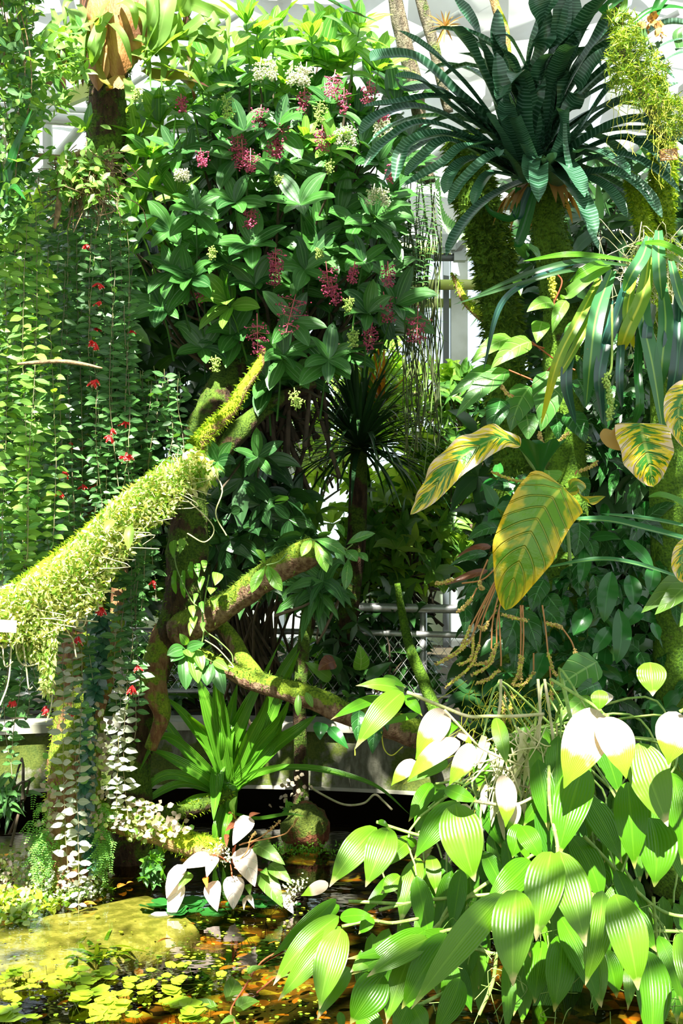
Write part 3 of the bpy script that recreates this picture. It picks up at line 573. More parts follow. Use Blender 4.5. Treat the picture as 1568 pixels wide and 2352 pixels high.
trunk('slender_trunk', 'slender dark green trunk leaning behind the hanging branch, below the railing', 'tree', [(912, 1340, 6.0, 14), (925, 1420, 6.0, 20), (945, 1500, 5.9, 24), (975, 1570, 5.85, 28), (1000, 1640, 5.8, 30), (1020, 1720, 5.8, 34)], 'bark_green', seed=56)
trunk('dark_post_trunk', 'dark wet trunk standing in the water behind the red stone', 'tree', [(690, 1900, 5.85, 44), (692, 1800, 5.85, 36), (690, 1700, 5.85, 32), (688, 1600, 5.85, 30), (700, 1450, 5.9, 28), (710, 1350, 5.95, 26)], 'bark_dark', seed=57)
trunk('curved_branch', 'dark curved stem arching behind the rising branch', 'tree', [(700, 1480, 6.1, 16), (716, 1430, 6.1, 18), (706, 1370, 6.1, 16), (670, 1345, 6.1, 14), (640, 1360, 6.1, 12)], 'bark_dark', seed=58)
# dead sticks which hold up the vine curtain
trunk('dry_stick', 'dry stick sticking out at the top of the vine curtain', 'branch', [(62, 352, 4.85, 9), (100, 358, 4.85, 11), (150, 362, 4.85, 14), (190, 350, 4.85, 12)], 'twig', seed=61, n=8, bump=.2)
trunk('dry_stick', 'bare ochre stick lying across the middle of the vine curtain', 'branch', [(40, 836, 4.5, 5), (90, 832, 4.5, 9), (140, 830, 4.5, 10), (190, 836, 4.5, 8), (235, 846, 4.5, 4)], 'twig', seed=62, n=8, bump=.2)
trunk('dry_stick', 'hanging dead twig bundle down the upper vine curtain', 'branch', [(160, 350, 4.8, 14), (142, 420, 4.78, 12), (134, 480, 4.78, 18), (125, 525, 4.78, 8)], 'twig', seed=63, n=8, bump=.25)

# ================================================================ the big whorl-leaved shrub with pink berries
def whorl(mb, c, axis, r, n, L, W, mi=0, droop=.5, open_=1.1, shape='ell', nu=4, nv=6):
    axis = nz(axis); a = nz(np.cross(axis, [.3, .5, .8])); b = np.cross(axis, a); ph = r.uniform(0, 6.3)
    for i in range(n):
        th = ph + 6.283 * i / n + r.uniform(-.25, .25); o = open_ * r.uniform(.65, 1.15)
        d = axis * math.cos(o) + (a * math.cos(th) + b * math.sin(th)) * math.sin(o); l = L * r.uniform(.78, 1.15)
        mb.leaf(c, d, axis + rv(r, .15), l, W * r.uniform(.85, 1.12) * l / L, shape, droop=droop * r.uniform(.5, 1.4), fold=r.uniform(.05, .3), wave=.03, nu=nu, nv=nv, mi=mi, twist=r.uniform(-.4, .4))
def cluster(mb, top, r, L=.16, n=5, ms=(0, 1)):
    """a drooping panicle: a stem with side arms which end in berries"""
    d = nz(np.array([r.uniform(-.25, .25), r.uniform(-.3, .0), -1.])); mb.tube([top, top + d * L], [.0022, .0016], 4, mi=ms[0], cap=False)
    for k in range(n):
        p = top + d * L * (.35 + .65 * k / (n - 1)); rr = L * .30 * (1 - .45 * k / n)
        for j in range(6):
            e = p + nz(np.array([math.cos(j * 1.05 + k), math.sin(j * 1.05 + k), r.uniform(-.5, .4)])) * rr * r.uniform(.6, 1.1)
            mb.tube([p, e], [.0012, .0009], 3, mi=ms[0], cap=False)
            for q in range(4): mb.blob(e + rv(r, .0065), r.uniform(.0030, .0048), 5, 3, mi=ms[1])
WH = [(298,170,1),(462,195,1),(565,55,1),(590,80,1),(630,65,1),(535,180,1),(650,195,1),(715,85,1),(745,115,1),(750,145,1),(367,250,1),(420,260,1),(317,320,1),(400,340,0),(365,285,1),(310,395,1),(257,465,1),(405,450,1),(310,505,1),(295,555,1),(390,530,0),(452,570,0),(505,400,0),(585,450,0),(540,465,0),(588,490,0),(500,375,0),(700,320,1),(665,370,0),(720,200,0),(760,240,0),(550,235,0),(480,300,0),(610,240,0),(500,280,0),(530,200,0),(435,370,0),(625,525,0),(700,565,0),(735,550,0),(395,580,1),(780,490,0),(200,300,1),(725,420,0),
      (395,625,0),(522,695,2),(542,765,0),(435,640,0),(525,590,0),(585,655,0),(700,620,0),(650,815,0),(612,867,0),(755,825,0),(675,655,0),(465,800,0),(370,705,0),(720,580,0),(500,1060,0),(590,1050,0),(860,500,0),(885,520,0),(880,630,0),(834,600,0),(800,660,0),(845,720,0),(910,700,0),(810,80,1),(825,65,1),(868,165,1),(798,240,1),(830,330,0),(870,370,0),(800,440,0),(760,330,1),(640,290,0),(590,330,0),(560,300,0),(450,480,0),(350,440,1),(330,470,1),(470,130,1),(600,150,1),(680,140,1),(440,240,1),(510,240,1),(390,200,1),(540,350,0),(620,400,0),(690,470,0),(640,450,0),(760,610,0),(670,740,0),(580,560,0),(480,520,0),(820,520,0),(900,440,0),(780,160,1),(350,360,1)]
SB = thing('whorl_leaved_shrub', P(600, 1000, 6.1), 'large shrub of ribbed leaf whorls with drooping pink berry clusters, upper centre', 'shrub')
r = random.Random(101); centre = P(620, 760, 6.3)
def axis_for(c, r, up=1.0):
    d = (c - centre) * np.array([.8, .8, .6]); return nz(d + UP * .7 * up + TOCAM * .75 + rv(r, .18))
br = MB()
for (px, py, kd) in WH:
    Y = 5.45 + r.uniform(-.15, .35) + (.15 if kd == 1 and py < 300 else 0); c = P(px, py, Y); ax = axis_for(c, r)
    mb = MB(); L = S(r.uniform(72, 92), Y) * (1.0 if kd != 1 else .92)
    whorl(mb, c, ax, r, r.choice([5, 6, 6, 7]), L, L * r.uniform(.38, .46), droop=r.uniform(.3, .9), open_=r.uniform(.95, 1.25) if kd == 0 else r.uniform(.65, 1.0), nu=4, nv=8)
    if r.random() < .6: whorl(mb, c - ax * .035, ax, r, 4, L * 1.1, L * .46, droop=.8, open_=1.5, nu=4, nv=8)
    mb.tube([c, c - ax * .10 - UP * .05, c - ax * .22 - UP * .16], [.003, .004, .005], 5, cap=False)
    mb.build('leaf_whorl', M['shrub_y'] if kd else M['shrub'], SB)
    br.tube([c - ax * .15 - UP * .1, c * .55 + centre * .45 - UP * .25 + rv(r, .05), centre - UP * .5 + rv(r, .12)], [.005, .009, .014], 5, sm=4, cap=False)
SPOLY = [(225,420),(300,340),(310,200),(400,150),(470,110),(560,110),(640,80),(700,60),(860,90),(940,230),(960,420),(935,600),(925,760),(830,800),(760,830),(700,900),(600,960),(560,860),(470,820),(330,700),(290,600),(225,480)]
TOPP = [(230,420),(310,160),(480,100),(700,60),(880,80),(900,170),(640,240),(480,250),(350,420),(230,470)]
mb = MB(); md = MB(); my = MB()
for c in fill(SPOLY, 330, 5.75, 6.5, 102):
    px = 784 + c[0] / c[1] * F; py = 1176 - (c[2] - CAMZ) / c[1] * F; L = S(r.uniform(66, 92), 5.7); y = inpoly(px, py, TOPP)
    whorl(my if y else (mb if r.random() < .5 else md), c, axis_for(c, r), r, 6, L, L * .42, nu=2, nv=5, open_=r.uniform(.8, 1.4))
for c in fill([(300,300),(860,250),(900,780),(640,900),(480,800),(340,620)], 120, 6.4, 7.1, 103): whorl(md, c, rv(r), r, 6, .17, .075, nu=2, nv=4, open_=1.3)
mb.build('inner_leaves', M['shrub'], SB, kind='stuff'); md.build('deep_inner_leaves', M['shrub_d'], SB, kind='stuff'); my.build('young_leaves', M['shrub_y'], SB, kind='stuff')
for i in range(50):
    c = fill(SPOLY, 1, 5.8, 6.6, 300 + i)[0]; br.tube([c, c * .5 + centre * .5 - UP * .15 + rv(r, .07), centre - UP * .75 + rv(r, .15)], [.004, .008, .013], 5, sm=4, cap=False)
br.build('branches', M['woody'], SB)
for (x, y, l) in [(545,290,70),(555,320,60),(640,270,80),(650,300,60),(700,200,50),(770,160,60),(790,200,50),(575,340,50),(415,215,35),(905,360,50),(640,590,60),(632,560,60),(685,650,110),(748,600,70),(760,640,50),(815,600,40),(590,720,80),(470,650,40),(880,670,60),(890,600,50),(960,700,80),(855,740,50),(740,280,60),(580,470,50),(460,340,40),(875,250,50),(850,180,50),(600,240,50)]:
    mb = MB(); Y = 5.27 + r.uniform(0, .16); cluster(mb, P(x, y, Y), r, S(l, Y) * 1.1, 4 if l < 60 else 5); mb.build('berry_cluster', [M['pinkstem'], M['berry']], SB)
for (x, y, l) in [(600,140,50),(690,150,50),(670,165,40),(783,290,50),(860,430,50),(410,395,25),(875,280,40)]:
    mb = MB(); Y = 5.28; 
    for q in range(2): cluster(mb, P(x + q * 14, y - 8, Y), r, S(l, Y), 5, (0, 0))
    mb.build('flower_cluster', M['creamflower'], SB)
for (x, y, l) in [(515,215,55),(640,400,20),(735,230,50),(318,200,30),(285,500,22),(280,560,22),(487,565,25),(732,570,20),(495,815,34),(675,890,45),(803,680,34),(810,750,45),(755,370,22)]:
    mb = MB(); Y = 5.22; cluster(mb, P(x, y, Y), r, S(l, Y), 4, (0, 0)); mb.build('green_bud_cluster', M['greenbud'], SB)
# lower dark shrub of the same kind behind the forked tree
SD = thing('ribbed_leaf_shrub', P(600, 1500, 6.3), 'shaded shrub of drooping ribbed leaves between the forked tree and the hanging palm-like tuft', 'shrub')
mb = MB(); br = MB()
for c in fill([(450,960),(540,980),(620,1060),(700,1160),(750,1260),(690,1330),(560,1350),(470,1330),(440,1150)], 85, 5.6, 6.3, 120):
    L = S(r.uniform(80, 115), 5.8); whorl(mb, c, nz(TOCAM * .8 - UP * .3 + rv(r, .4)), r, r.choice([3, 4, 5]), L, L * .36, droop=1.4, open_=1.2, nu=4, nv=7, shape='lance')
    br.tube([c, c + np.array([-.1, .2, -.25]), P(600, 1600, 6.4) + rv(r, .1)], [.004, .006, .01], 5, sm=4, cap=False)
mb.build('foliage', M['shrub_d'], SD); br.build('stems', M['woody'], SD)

def bush(name, label, poly, n, Y0, Y1, mats, seed, L=55, W=.42, droop=.7, shape='ovate', k=(4, 7), hang=.2, up=.4, cat='shrub', stems=True, col=2, op=1.3):
    r = random.Random(seed); base = fill(poly, 1, Y0, Y1, seed)[0]; xs = [p[0] for p in poly]; b0 = P(sum(xs) / len(xs), max(p[1] for p in poly), (Y0 + Y1) / 2)
    t = thing(name, b0, label, cat); mbs = [MB() for _ in mats]; st = MB()
    for c in fill(poly, n, Y0, Y1, seed):
        l = S(L * r.uniform(.75, 1.25), (Y0 + Y1) / 2); mb = r.choice(mbs)
        whorl(mb, c, nz(TOCAM * .6 + UP * up + rv(r, .5)), r, r.randint(*k), l, l * W, droop=droop, open_=op, nu=col, nv=4, shape=shape)
        if stems and r.random() < .35: st.tube([c, (c + b0) / 2 + rv(r, .1), b0 + rv(r, .1)], [.003, .006, .009], 4, sm=3, cap=False)
    for q, (mb, mt) in enumerate(zip(mbs, mats)):
        if mb.n: mb.build('foliage' if q == 0 else 'lighter_foliage', M[mt], t)
    if st.n: st.build('stems', M['woody'], t)
    return t
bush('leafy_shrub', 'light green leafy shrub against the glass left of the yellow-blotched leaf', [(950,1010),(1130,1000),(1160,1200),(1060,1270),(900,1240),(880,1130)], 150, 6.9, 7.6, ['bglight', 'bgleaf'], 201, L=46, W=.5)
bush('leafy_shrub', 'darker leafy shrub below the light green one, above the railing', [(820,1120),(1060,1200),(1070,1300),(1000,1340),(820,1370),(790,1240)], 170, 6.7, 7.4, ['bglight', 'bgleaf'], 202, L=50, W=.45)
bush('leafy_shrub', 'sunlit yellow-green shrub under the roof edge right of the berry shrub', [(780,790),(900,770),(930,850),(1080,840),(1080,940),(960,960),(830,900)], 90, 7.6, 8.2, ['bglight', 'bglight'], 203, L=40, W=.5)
bush('leafy_shrub', 'airy climbing shrub before the glass right of the hanging roots', [(1050,850),(1110,880),(1150,1000),(1130,1060),(1020,1060),(1010,900)], 60, 6.6, 7.1, ['bgdark', 'bgleaf'], 204, L=56, W=.36)
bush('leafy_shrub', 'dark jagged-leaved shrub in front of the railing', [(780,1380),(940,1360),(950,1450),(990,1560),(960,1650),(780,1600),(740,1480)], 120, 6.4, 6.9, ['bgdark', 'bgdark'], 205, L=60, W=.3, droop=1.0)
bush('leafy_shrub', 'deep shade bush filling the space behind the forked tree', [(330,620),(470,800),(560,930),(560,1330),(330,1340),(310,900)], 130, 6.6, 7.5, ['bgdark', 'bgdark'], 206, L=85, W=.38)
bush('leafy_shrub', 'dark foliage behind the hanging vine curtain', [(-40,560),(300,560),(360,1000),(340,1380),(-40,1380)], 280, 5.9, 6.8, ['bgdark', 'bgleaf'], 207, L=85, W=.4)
bush('leafy_shrub', 'dark glossy foliage of the middle gap under the screw pine', [(560,1180),(860,1130),(930,1300),(800,1400),(740,1420),(560,1330)], 50, 6.6, 7.2, ['bgleaf', 'bglight'], 208, L=70, W=.34, droop=1.1)
bush('strappy_understorey', 'low leafy plants along the mesh fence behind the forked tree', [(0,1520),(330,1500),(640,1480),(980,1500),(1000,1640),(400,1640),(0,1650)], 170, 6.75, 7.4, ['bgdark', 'bgleaf'], 209, L=75, W=.3, up=.9, shape='lance', cat='plants')
bush('leafy_shrub', 'pale sunlit shrub outside the rear wall at far left', [(-40,600),(150,420),(260,480),(260,800),(-40,900)], 130, 8.2, 9.0, ['bglight', 'bglight'], 210, L=60, W=.4)
bush('leafy_shrub', 'bright leafy bush seen through gaps behind the berry shrub', [(480,860),(700,880),(960,820),(970,1060),(800,1110),(560,1060)], 80, 7.6, 8.6, ['bglight', 'bglight'], 211, L=52, W=.38)
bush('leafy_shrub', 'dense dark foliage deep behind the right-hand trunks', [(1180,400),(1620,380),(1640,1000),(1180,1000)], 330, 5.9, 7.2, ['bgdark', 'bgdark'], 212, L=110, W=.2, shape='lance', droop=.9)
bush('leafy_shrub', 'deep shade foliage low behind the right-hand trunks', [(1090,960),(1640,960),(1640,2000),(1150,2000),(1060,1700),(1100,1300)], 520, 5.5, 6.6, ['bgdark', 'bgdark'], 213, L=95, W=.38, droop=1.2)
# top left climber
t = bush('twining_climber', 'small-leaved climber hanging down the top left corner', [(-60,-60),(95,-60),(70,120),(80,300),(60,480),(20,560),(-60,520)], 760, 4.4, 4.9, ['vine', 'vine_l'], 220, L=29, W=.5, stems=False, shape='ell', cat='vine', k=(2, 4), op=1.4, droop=.3)
mb = MB()
for k in range(14):
    x = r.uniform(-20, 60); pts = [P(x + 20 * math.sin(q * 1.1 + k), -80 + 90 * q, 4.6 + .1 * math.sin(k)) for q in range(r.randint(4, 7))]; mb.tube(pts, .0022, 5, sm=4, cap=False)
mb.build('twigs', M['twig'], t)
bush('twining_climber', 'sparser climbing leaves between the corner climber and the staghorn fern', [(60,80),(190,60),(200,180),(130,260),(70,330),(60,200)], 110, 4.9, 5.3, ['bgleaf', 'vine_l'], 221, L=34, W=.4, shape='lance', cat='vine', k=(2, 4), stems=False)
# bromeliad-like sword leaves at the left edge
def rosette(name, label, cat, c, specs, mat, part='leaf', nu=2, nv=10, fold=.25, shape='sword', extra=None):
    t = thing(name, c, label, cat); r = random.Random(int(c[0] * 1000) % 999)
    for s_ in specs:
        mb = MB(); a = s_[0] if not isinstance(s_[0], (int, float)) else c; pts = [P(*q) if len(q) == 3 else q for q in s_[0]]; C = smooth(pts, nv // max(1, len(pts) - 1) + 2)
        mb.path(C, s_[2] if len(s_) > 2 and s_[2] is not None else TOCAM + UP * .6 + rv(r, .25), S(s_[1], pts[0][1]), shape if len(s_) < 5 else s_[4], fold=fold, nu=nu)
        mb.build(part, M[s_[3]] if len(s_) > 3 and s_[3] else M[mat], t)
    return t
rosette('sword_leaved_epiphyte', 'upright sword-leaved plant at the left edge, pale leaf inside', 'plant', P(5, 440, 4.5),
        [([(10,460,4.5),(30,360,4.45),(74,250,4.4)], 24, None, 'glossy'), ([(5,450,4.5),(12,360,4.5),(8,275,4.5)], 20, None, 'pinkish'), ([(10,450,4.5),(24,370,4.5),(32,285,4.5)], 16, None, 'bglight'),
         ([(8,470,4.5),(-10,380,4.5),(-20,300,4.5)], 26, None, 'glossy'), ([(10,470,4.5),(30,430,4.4),(60,460,4.3)], 18, None, 'glossy'), ([(10,460,4.52),(5,410,4.5),(-6,345,4.5)], 22, None, 'crin'), ([(20,470,4.6),(60,400,4.6),(130,330,4.6)], 14, None, 'shrub_y')], 'glossy', fold=.4)
# staghorn fern
SF = thing('staghorn_fern', P(265, 120, 5.5), 'staghorn fern with orange-brown shield and forked hanging fronds, top left', 'fern')
mb = MB(); mb.blob(P(262, 40, 5.55), (S(78, 5.5), .13, S(150, 5.5)), 22, 20, bump=.22, bf=6, seed=3); mb.build('shield', M['shield'], SF)
mb = MB()
for (a, b, w_, nn) in [((330,-60),(322,140),120,(.6,-.8,.1)),((215,-60),(222,150),90,(-.5,-.8,.1)),((270,-40),(275,160),110,(0,-1,.1)),((300,20),(262,185),80,(.2,-1,0)),((235,80),(225,210),60,(-.4,-1,0))]:
    mb.span(P(*a, 5.42), P(*b, 5.42), nn, S(w_, 5.4), 'obov', arc=.12, fold=-.35, wave=.05, wf=2, nu=8, nv=14)
mb.build('papery_shield', M['shield'], SF)
r = random.Random(77)
FR = [([(255,30),(225,70),(215,110),(212,150)],22,0),([(238,55),(262,58),(285,90),(303,148)],17,0),([(240,60),(228,90),(218,120),(210,155)],20,0),([(180,10),(190,30),(182,60),(178,80)],16,0),([(250,5),(240,20),(228,45),(226,62)],22,0),([(270,10),(290,5),(308,25),(312,70)],15,0),
      ([(200,60),(185,80),(180,140),(184,185)],22,0),([(215,75),(205,100),(212,130),(222,190)],0,0),([(150,20),(165,25),(170,60),(162,85)],20,0),([(160,100),(140,140),(120,170),(90,225)],24,1),([(150,70),(150,120),(142,170),(158,245)],20,1),([(160,140),(165,170),(170,190),(182,200)],10,1),([(120,110),(150,105),(140,110),(100,112)],8,1),
      ([(120,20),(128,50),(122,80),(108,105)],14,0),([(330,150),(360,120),(400,90),(450,60)],30,0),([(335,130),(365,80),(380,20),(400,-40)],40,0),([(330,140),(350,60),(352,0),(350,-60)],26,0),([(345,120),(390,60),(420,10),(460,-60)],36,0),([(360,110),(430,70),(470,40),(500,30)],22,0),
      ([(360,130),(350,118),(335,112),(325,122)],10,0),([(372,110),(385,90),(398,65),(404,50)],18,0),([(400,60),(402,95),(412,125),(425,155)],16,0),([(430,40),(445,80),(438,110),(445,145)],18,0),([(385,150),(395,130),(400,160),(385,180)],14,0),([(460,60),(480,80),(500,70),(520,60)],16,0),([(470,50),(500,110),(480,150),(490,165)],16,0),([(350,150),(400,160),(440,175),(470,210)],30,0),([(330,160),(370,175),(430,180),(480,200)],26,1),
      ([(290,180),(300,210),(300,235),(290,260)],20,0),([(380,150),(420,180),(440,200),(445,230)],18,1),([(220,130),(235,180),(250,200),(245,210)],14,1),([(160,30),(120,60),(80,110),(40,130)],22,0),([(190,90),(150,100),(110,110),(40,120)],18,0),([(440,0),(470,20),(495,60),(500,75)],22,0),([(400,20),(440,10),(480,25),(530,40)],22,0)]
for (pl, w_, k) in FR:
    if not w_: continue
    mb = MB(); pts = [P(x, y, 5.35 - .12 * math.sin(i * .9) + .05 * (k)) for i, (x, y) in enumerate(pl)]; mb.path(smooth(pts, 5), TOCAM + UP * .5 + rv(r, .4), S(w_ * 1.25, 5.4), 'strap', fold=.25, wave=.08, wf=2, nu=4, twist=r.uniform(-.5, .5)); mb.build('frond', M['stag_b'] if k else M['stag'], SF)
for k in range(26):
    x = r.choice([r.uniform(120, 210), r.uniform(330, 520), r.uniform(330, 480)]); y = r.uniform(-10, 140); mb = MB(); pts = smooth([P(265 + (x - 265) * .35, y * .7 + 20, 5.5), P((x + 265) / 2, y - 20, 5.4), P(x, y, 5.3), P(x + r.uniform(-14, 14), y + r.uniform(40, 90), 5.28)], 5); mb.path(pts, TOCAM + UP * .5 + rv(r, .4), S(r.uniform(14, 24), 5.4), 'strap', fold=.25, wave=.1, wf=2, nu=4, twist=r.uniform(-.8, .8)); mb.build('frond', M['stag'] if r.random() < .8 else M['stag_b'], SF)
mb = MB()
for k in range(5): mb.leaf(P(265 + 5 * k, 172, 5.4), (r.uniform(-.4, .4), -.4, -1), TOCAM, .08, .06, 'obov', wave=.2, nu=4, nv=6)
mb.build('dry_bracts', M['dryleaf'], SF)

# screw pine tuft in the middle and its neighbours
def tuft(name, label, cat, c, n, Lpx, Wpx, mat, seed, el=(-.3, 1.4), droop=1.2, part='foliage', trunk_to=None, tm='bark_dark', tw=40, flat=.0):
    r = random.Random(seed); t = thing(name, c if trunk_to is None else trunk_to, label, cat); mb = MB(); Y = c[1]
    for i in range(n):
        az = r.uniform(0, 6.283); e = r.uniform(*el); d = np.array([math.cos(az) * math.cos(e), math.sin(az) * math.cos(e) * (1 - flat), math.sin(e)])
        mb.leaf(c + d * .03, d, UP * 1.0 + d * .2, S(Lpx * r.uniform(.7, 1.15), Y), S(Wpx, Y) * r.uniform(.8, 1.2), 'blade', droop=droop * r.uniform(.6, 1.3), fold=.3, nu=2, nv=8)
    mb.build(part, M[mat], t)
    if trunk_to is not None:
        mb = MB(); mb.tube([c + UP * .05, (c + trunk_to) / 2 + np.array([.02, 0, 0]), trunk_to], [S(tw / 2, Y) * .8, S(tw / 2, Y), S(tw / 2, Y)], 14, sm=6, bump=.15); mb.build('trunk', M[tm], t)
    return t
tuft('screw_pine', 'dark screw pine tuft with drooping narrow leaves in the centre of the picture', 'plant', P(825, 1030, 6.4), 210, 250, 14, 'pandan', 401, trunk_to=P(790, 1480, 6.5), tw=46)
tuft('grassy_epiphyte', 'lighter grassy tuft with orange leaves above the screw pine', 'plant', P(845, 960, 6.9), 110, 190, 11, 'pandan_l', 402, el=(.1, 1.5), droop=.8)
tuft('grassy_epiphyte', 'scattered orange-red leaf tuft right of the berry shrub', 'plant', P(880, 930, 6.75), 16, 130, 10, 'pandan_o', 403, el=(.2, 1.4), droop=.5)
tuft('grassy_epiphyte', 'loose pale grass tuft arching over the light green shrub', 'plant', P(960, 1060, 6.7), 45, 150, 9, 'pandan_l', 404, el=(-.2, 1.2), droop=1.5)
tuft('narrow_leaved_tuft', 'blackish narrow-leaved tuft at far left behind the vines', 'plant', P(230, 960, 6.0), 60, 190, 16, 'pandan', 405, el=(-.8, 1.2))
tuft('spiky_dracaena', 'dark spiky rosette against the bright glass right of the berry shrub', 'plant', P(900, 750, 7.2), 120, 120, 11, 'bgdark', 406, el=(-.9, .9), droop=.4)
tuft('spiky_dracaena', 'thin grassy tuft left of centre before the pale glass', 'plant', P(640, 1040, 7.0), 80, 170, 9, 'pandan_l', 407, el=(-.3, 1.2), droop=1.2)

# ================================================================ the hanging vine curtain: every strand is a thing
def logy(x): return float(np.interp(x, [-60, 40, 120, 200, 280, 360, 420], [1440, 1390, 1330, 1265, 1190, 1115, 1060]))
def strand(x, y0, y1, Y, mat, seed, label, group, L=30, W=.45, gap=20, sway=10, flowers=0, name='trailing_vine', drift=0, nodes=1.0, ang=.3, dens=2, stem='vinestem', fl_at=None):
    r = random.Random(seed); n = max(4, int((y1 - y0) / gap)); ph = r.uniform(0, 6); xs = []
    for i in range(n + 1):
        f = i / n; xs.append(P(x + sway * math.sin(f * 5 + ph) * (.4 + f) + drift * f + r.gauss(0, .8), y0 + (y1 - y0) * f, Y + .03 * math.sin(f * 7 + ph)))
    t = thing(name, xs[0], label, 'vine', group); mb = MB(); mb.tube(xs, [.0014] * len(xs), 4, cap=False); mb.build('stem', M[stem], t)
    mb = MB(); l = S(L, Y)
    for i, p in enumerate(xs[1:]):
        az = r.uniform(-.75, .75) + (1.3 if i % 3 == 1 and dens > 1 else 0)
        for sd_ in (1, -1):
            if r.random() > nodes: continue
            d = np.array([math.cos(az) * sd_, math.sin(az) * sd_ - .25, ang - .1 + r.uniform(-.5, .3)]); sc = r.uniform(.7, 1.15) * (1 if i < n - 3 else .6)
            mb.leaf(p, d, UP * .5 + TOCAM * .9 + rv(r, .25), l * sc * 1.12, l * W * sc * 1.15, 'vine', droop=r.uniform(.15, .75), fold=.12, nu=2, nv=4)
    mb.build('foliage', M[mat], t)
    fl = MB()
    for k in range(flowers):
        p = xs[r.randint(n // 3, n)] if not fl_at else P(fl_at[k][0], fl_at[k][1], Y - .02); redflower(fl, p, r)
    if fl.n: fl.build('flowers', [M['redflower'], M['creamflower']], t)
    return t
def redflower(mb, p, r, n=6, s=1.4):
    for j in range(n):
        d = nz(np.array([r.uniform(-.7, .7), r.uniform(-.7, .1), -1 + r.uniform(0, .7)])); l = r.uniform(.016, .028) * s
        mb.tube([p, p + d * l * .5, p + d * l], [.0020 * s, .0036 * s, .0022 * s], 6, sm=2); mb.blob(p + d * l * 1.04, .0018 * s, 5, 3, mi=1)
r = random.Random(500)
G1 = 'vine strands at the left edge'; L1 = 'light green hanging vine strand at the left edge, outer curtain'
G2 = 'vine strands of the main curtain'; L2 = 'dark green hanging vine strand of the main curtain above the mossy log'
G3 = 'vine strands of the short curtain'; L3 = 'dark green hanging vine strand from the thin stick left of the forked tree'
k = 0
for x in np.arange(-14, 118, 8.5):
    strand(x + r.uniform(-3, 3), r.uniform(470, 640), logy(x) + r.uniform(-90, 60), r.uniform(4.62, 4.95), 'vine_l' if r.random() < .6 else 'vine', 510 + k, L1, G1, L=r.uniform(30, 38), W=.42, gap=19, drift=r.uniform(-15, 15)); k += 1
for x in np.arange(112, 305, 7.2):
    y0 = 375 + max(0, (x - 225)) * 2.0 + r.uniform(-15, 60)
    strand(x + r.uniform(-3, 3), y0, logy(x) + r.uniform(-60, 40), r.uniform(4.9, 5.25), 'vine', 560 + k, L2, G2, L=r.uniform(25, 31), gap=18, drift=r.uniform(-14, 24), flowers=(1 if r.random() < .45 else 0)); k += 1
for x in np.arange(292, 415, 7.5):
    strand(x + r.uniform(-3, 3), 845 + r.uniform(-8, 45), min(1180, logy(x)) + r.uniform(-80, 60), r.uniform(4.95, 5.2), 'vine', 600 + k, L3, G3, L=r.uniform(23, 29), gap=17, drift=r.uniform(-12, 20)); k += 1
# flowered strands with the big red heads
FLU = []
FLB = ['vine strand with three small single red buds one above the other, top of the curtain', 'vine strand with two pairs of red flowers just above and below the bare ochre stick', 'vine strand with the largest red flower cluster, just above the mossy log', 'vine strand with two dark red flowers low on the curtain', 'vine strand with a small red bud pair, left of and above the largest cluster', 'vine strand with red flower half hidden at the top edge of the mossy log', 'vine strand at the very left edge with one red flower at half height', 'vine strand with one faint red bud just above the thick part of the log']
for (x, y0, y1, fx) in [(215, 400, 900, [(197,560),(225,650),(230,692)]), (212, 500, 980, [(210,782),(218,786),(222,872),(212,874)]), (289, 700, 1140, [(289,1040),(286,1044),(293,1042),(289,1046)]), (147, 600, 1200, [(147,1082),(135,1126)]), (260, 620, 1120, [(257,985),(250,1000)]), (226, 900, 1290, [(224,1200),(150,1290)]), (0, 600, 1100, [(2,958)]), (105, 1000, 1330, [(107,1306)])]:
    strand(x, y0, y1, 4.86, 'vine', 700 + x, FLB[len(FLU)], 'flowering vine strands', L=28, gap=19, flowers=len(fx), fl_at=fx); FLU.append(1)
# strands that hang below the log
ORD = ['leftmost', 'second from left', 'third from left', 'fourth from left', 'fifth from left', 'sixth from left', 'seventh from left', 'eighth from left', 'ninth from left', 'tenth from left', 'rightmost']
def ordn(x, xs): i = sorted(xs).index(x); return ORD[10] if i == len(xs) - 1 else ORD[i]
GB = 'vine strands hanging below the mossy log'; LB = 'grey-green vine strand hanging below the mossy log at far left'
for (x, y0, y1, fl) in [(8,1440,1700,[]),(22,1450,1780,[(30,1604)]),(30,1430,1660,[]),(48,1440,1740,[]),(62,1440,1650,[]),(78,1400,1560,[]),(112,1400,1640,[(106,1622),(111,1628)]),(4,1460,1640,[])]:
    strand(x, y0, y1, 4.45, 'vine', 720 + x, ordn(x, [8,22,30,48,62,78,112,4]) + ' of the vine strands hanging below the log at far left', GB, L=34, gap=26, flowers=len(fl), fl_at=fl, drift=-8)
GC = 'vine strands in front of the mossy trunk'; LC = 'hanging vine strand in front of the mossy trunk, coloured pale where the sun strikes'
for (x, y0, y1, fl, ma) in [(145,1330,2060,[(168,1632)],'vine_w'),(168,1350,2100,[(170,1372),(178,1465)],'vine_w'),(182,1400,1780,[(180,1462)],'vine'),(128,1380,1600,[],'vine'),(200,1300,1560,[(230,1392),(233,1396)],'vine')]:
    strand(x, y0, y1, 4.72, ma, 740 + x, ordn(x, [145,168,182,128,200]) + ' of the vine strands before the mossy trunk' + (', coloured pale as if sunlit' if ma == 'vine_w' else ', dark green'), GC, L=31, gap=23, sway=5, flowers=len(fl), fl_at=fl, drift=8)
GD = 'vine strands between the two left trunks'; LD = 'hanging vine strand between the mossy trunk and the forked tree'
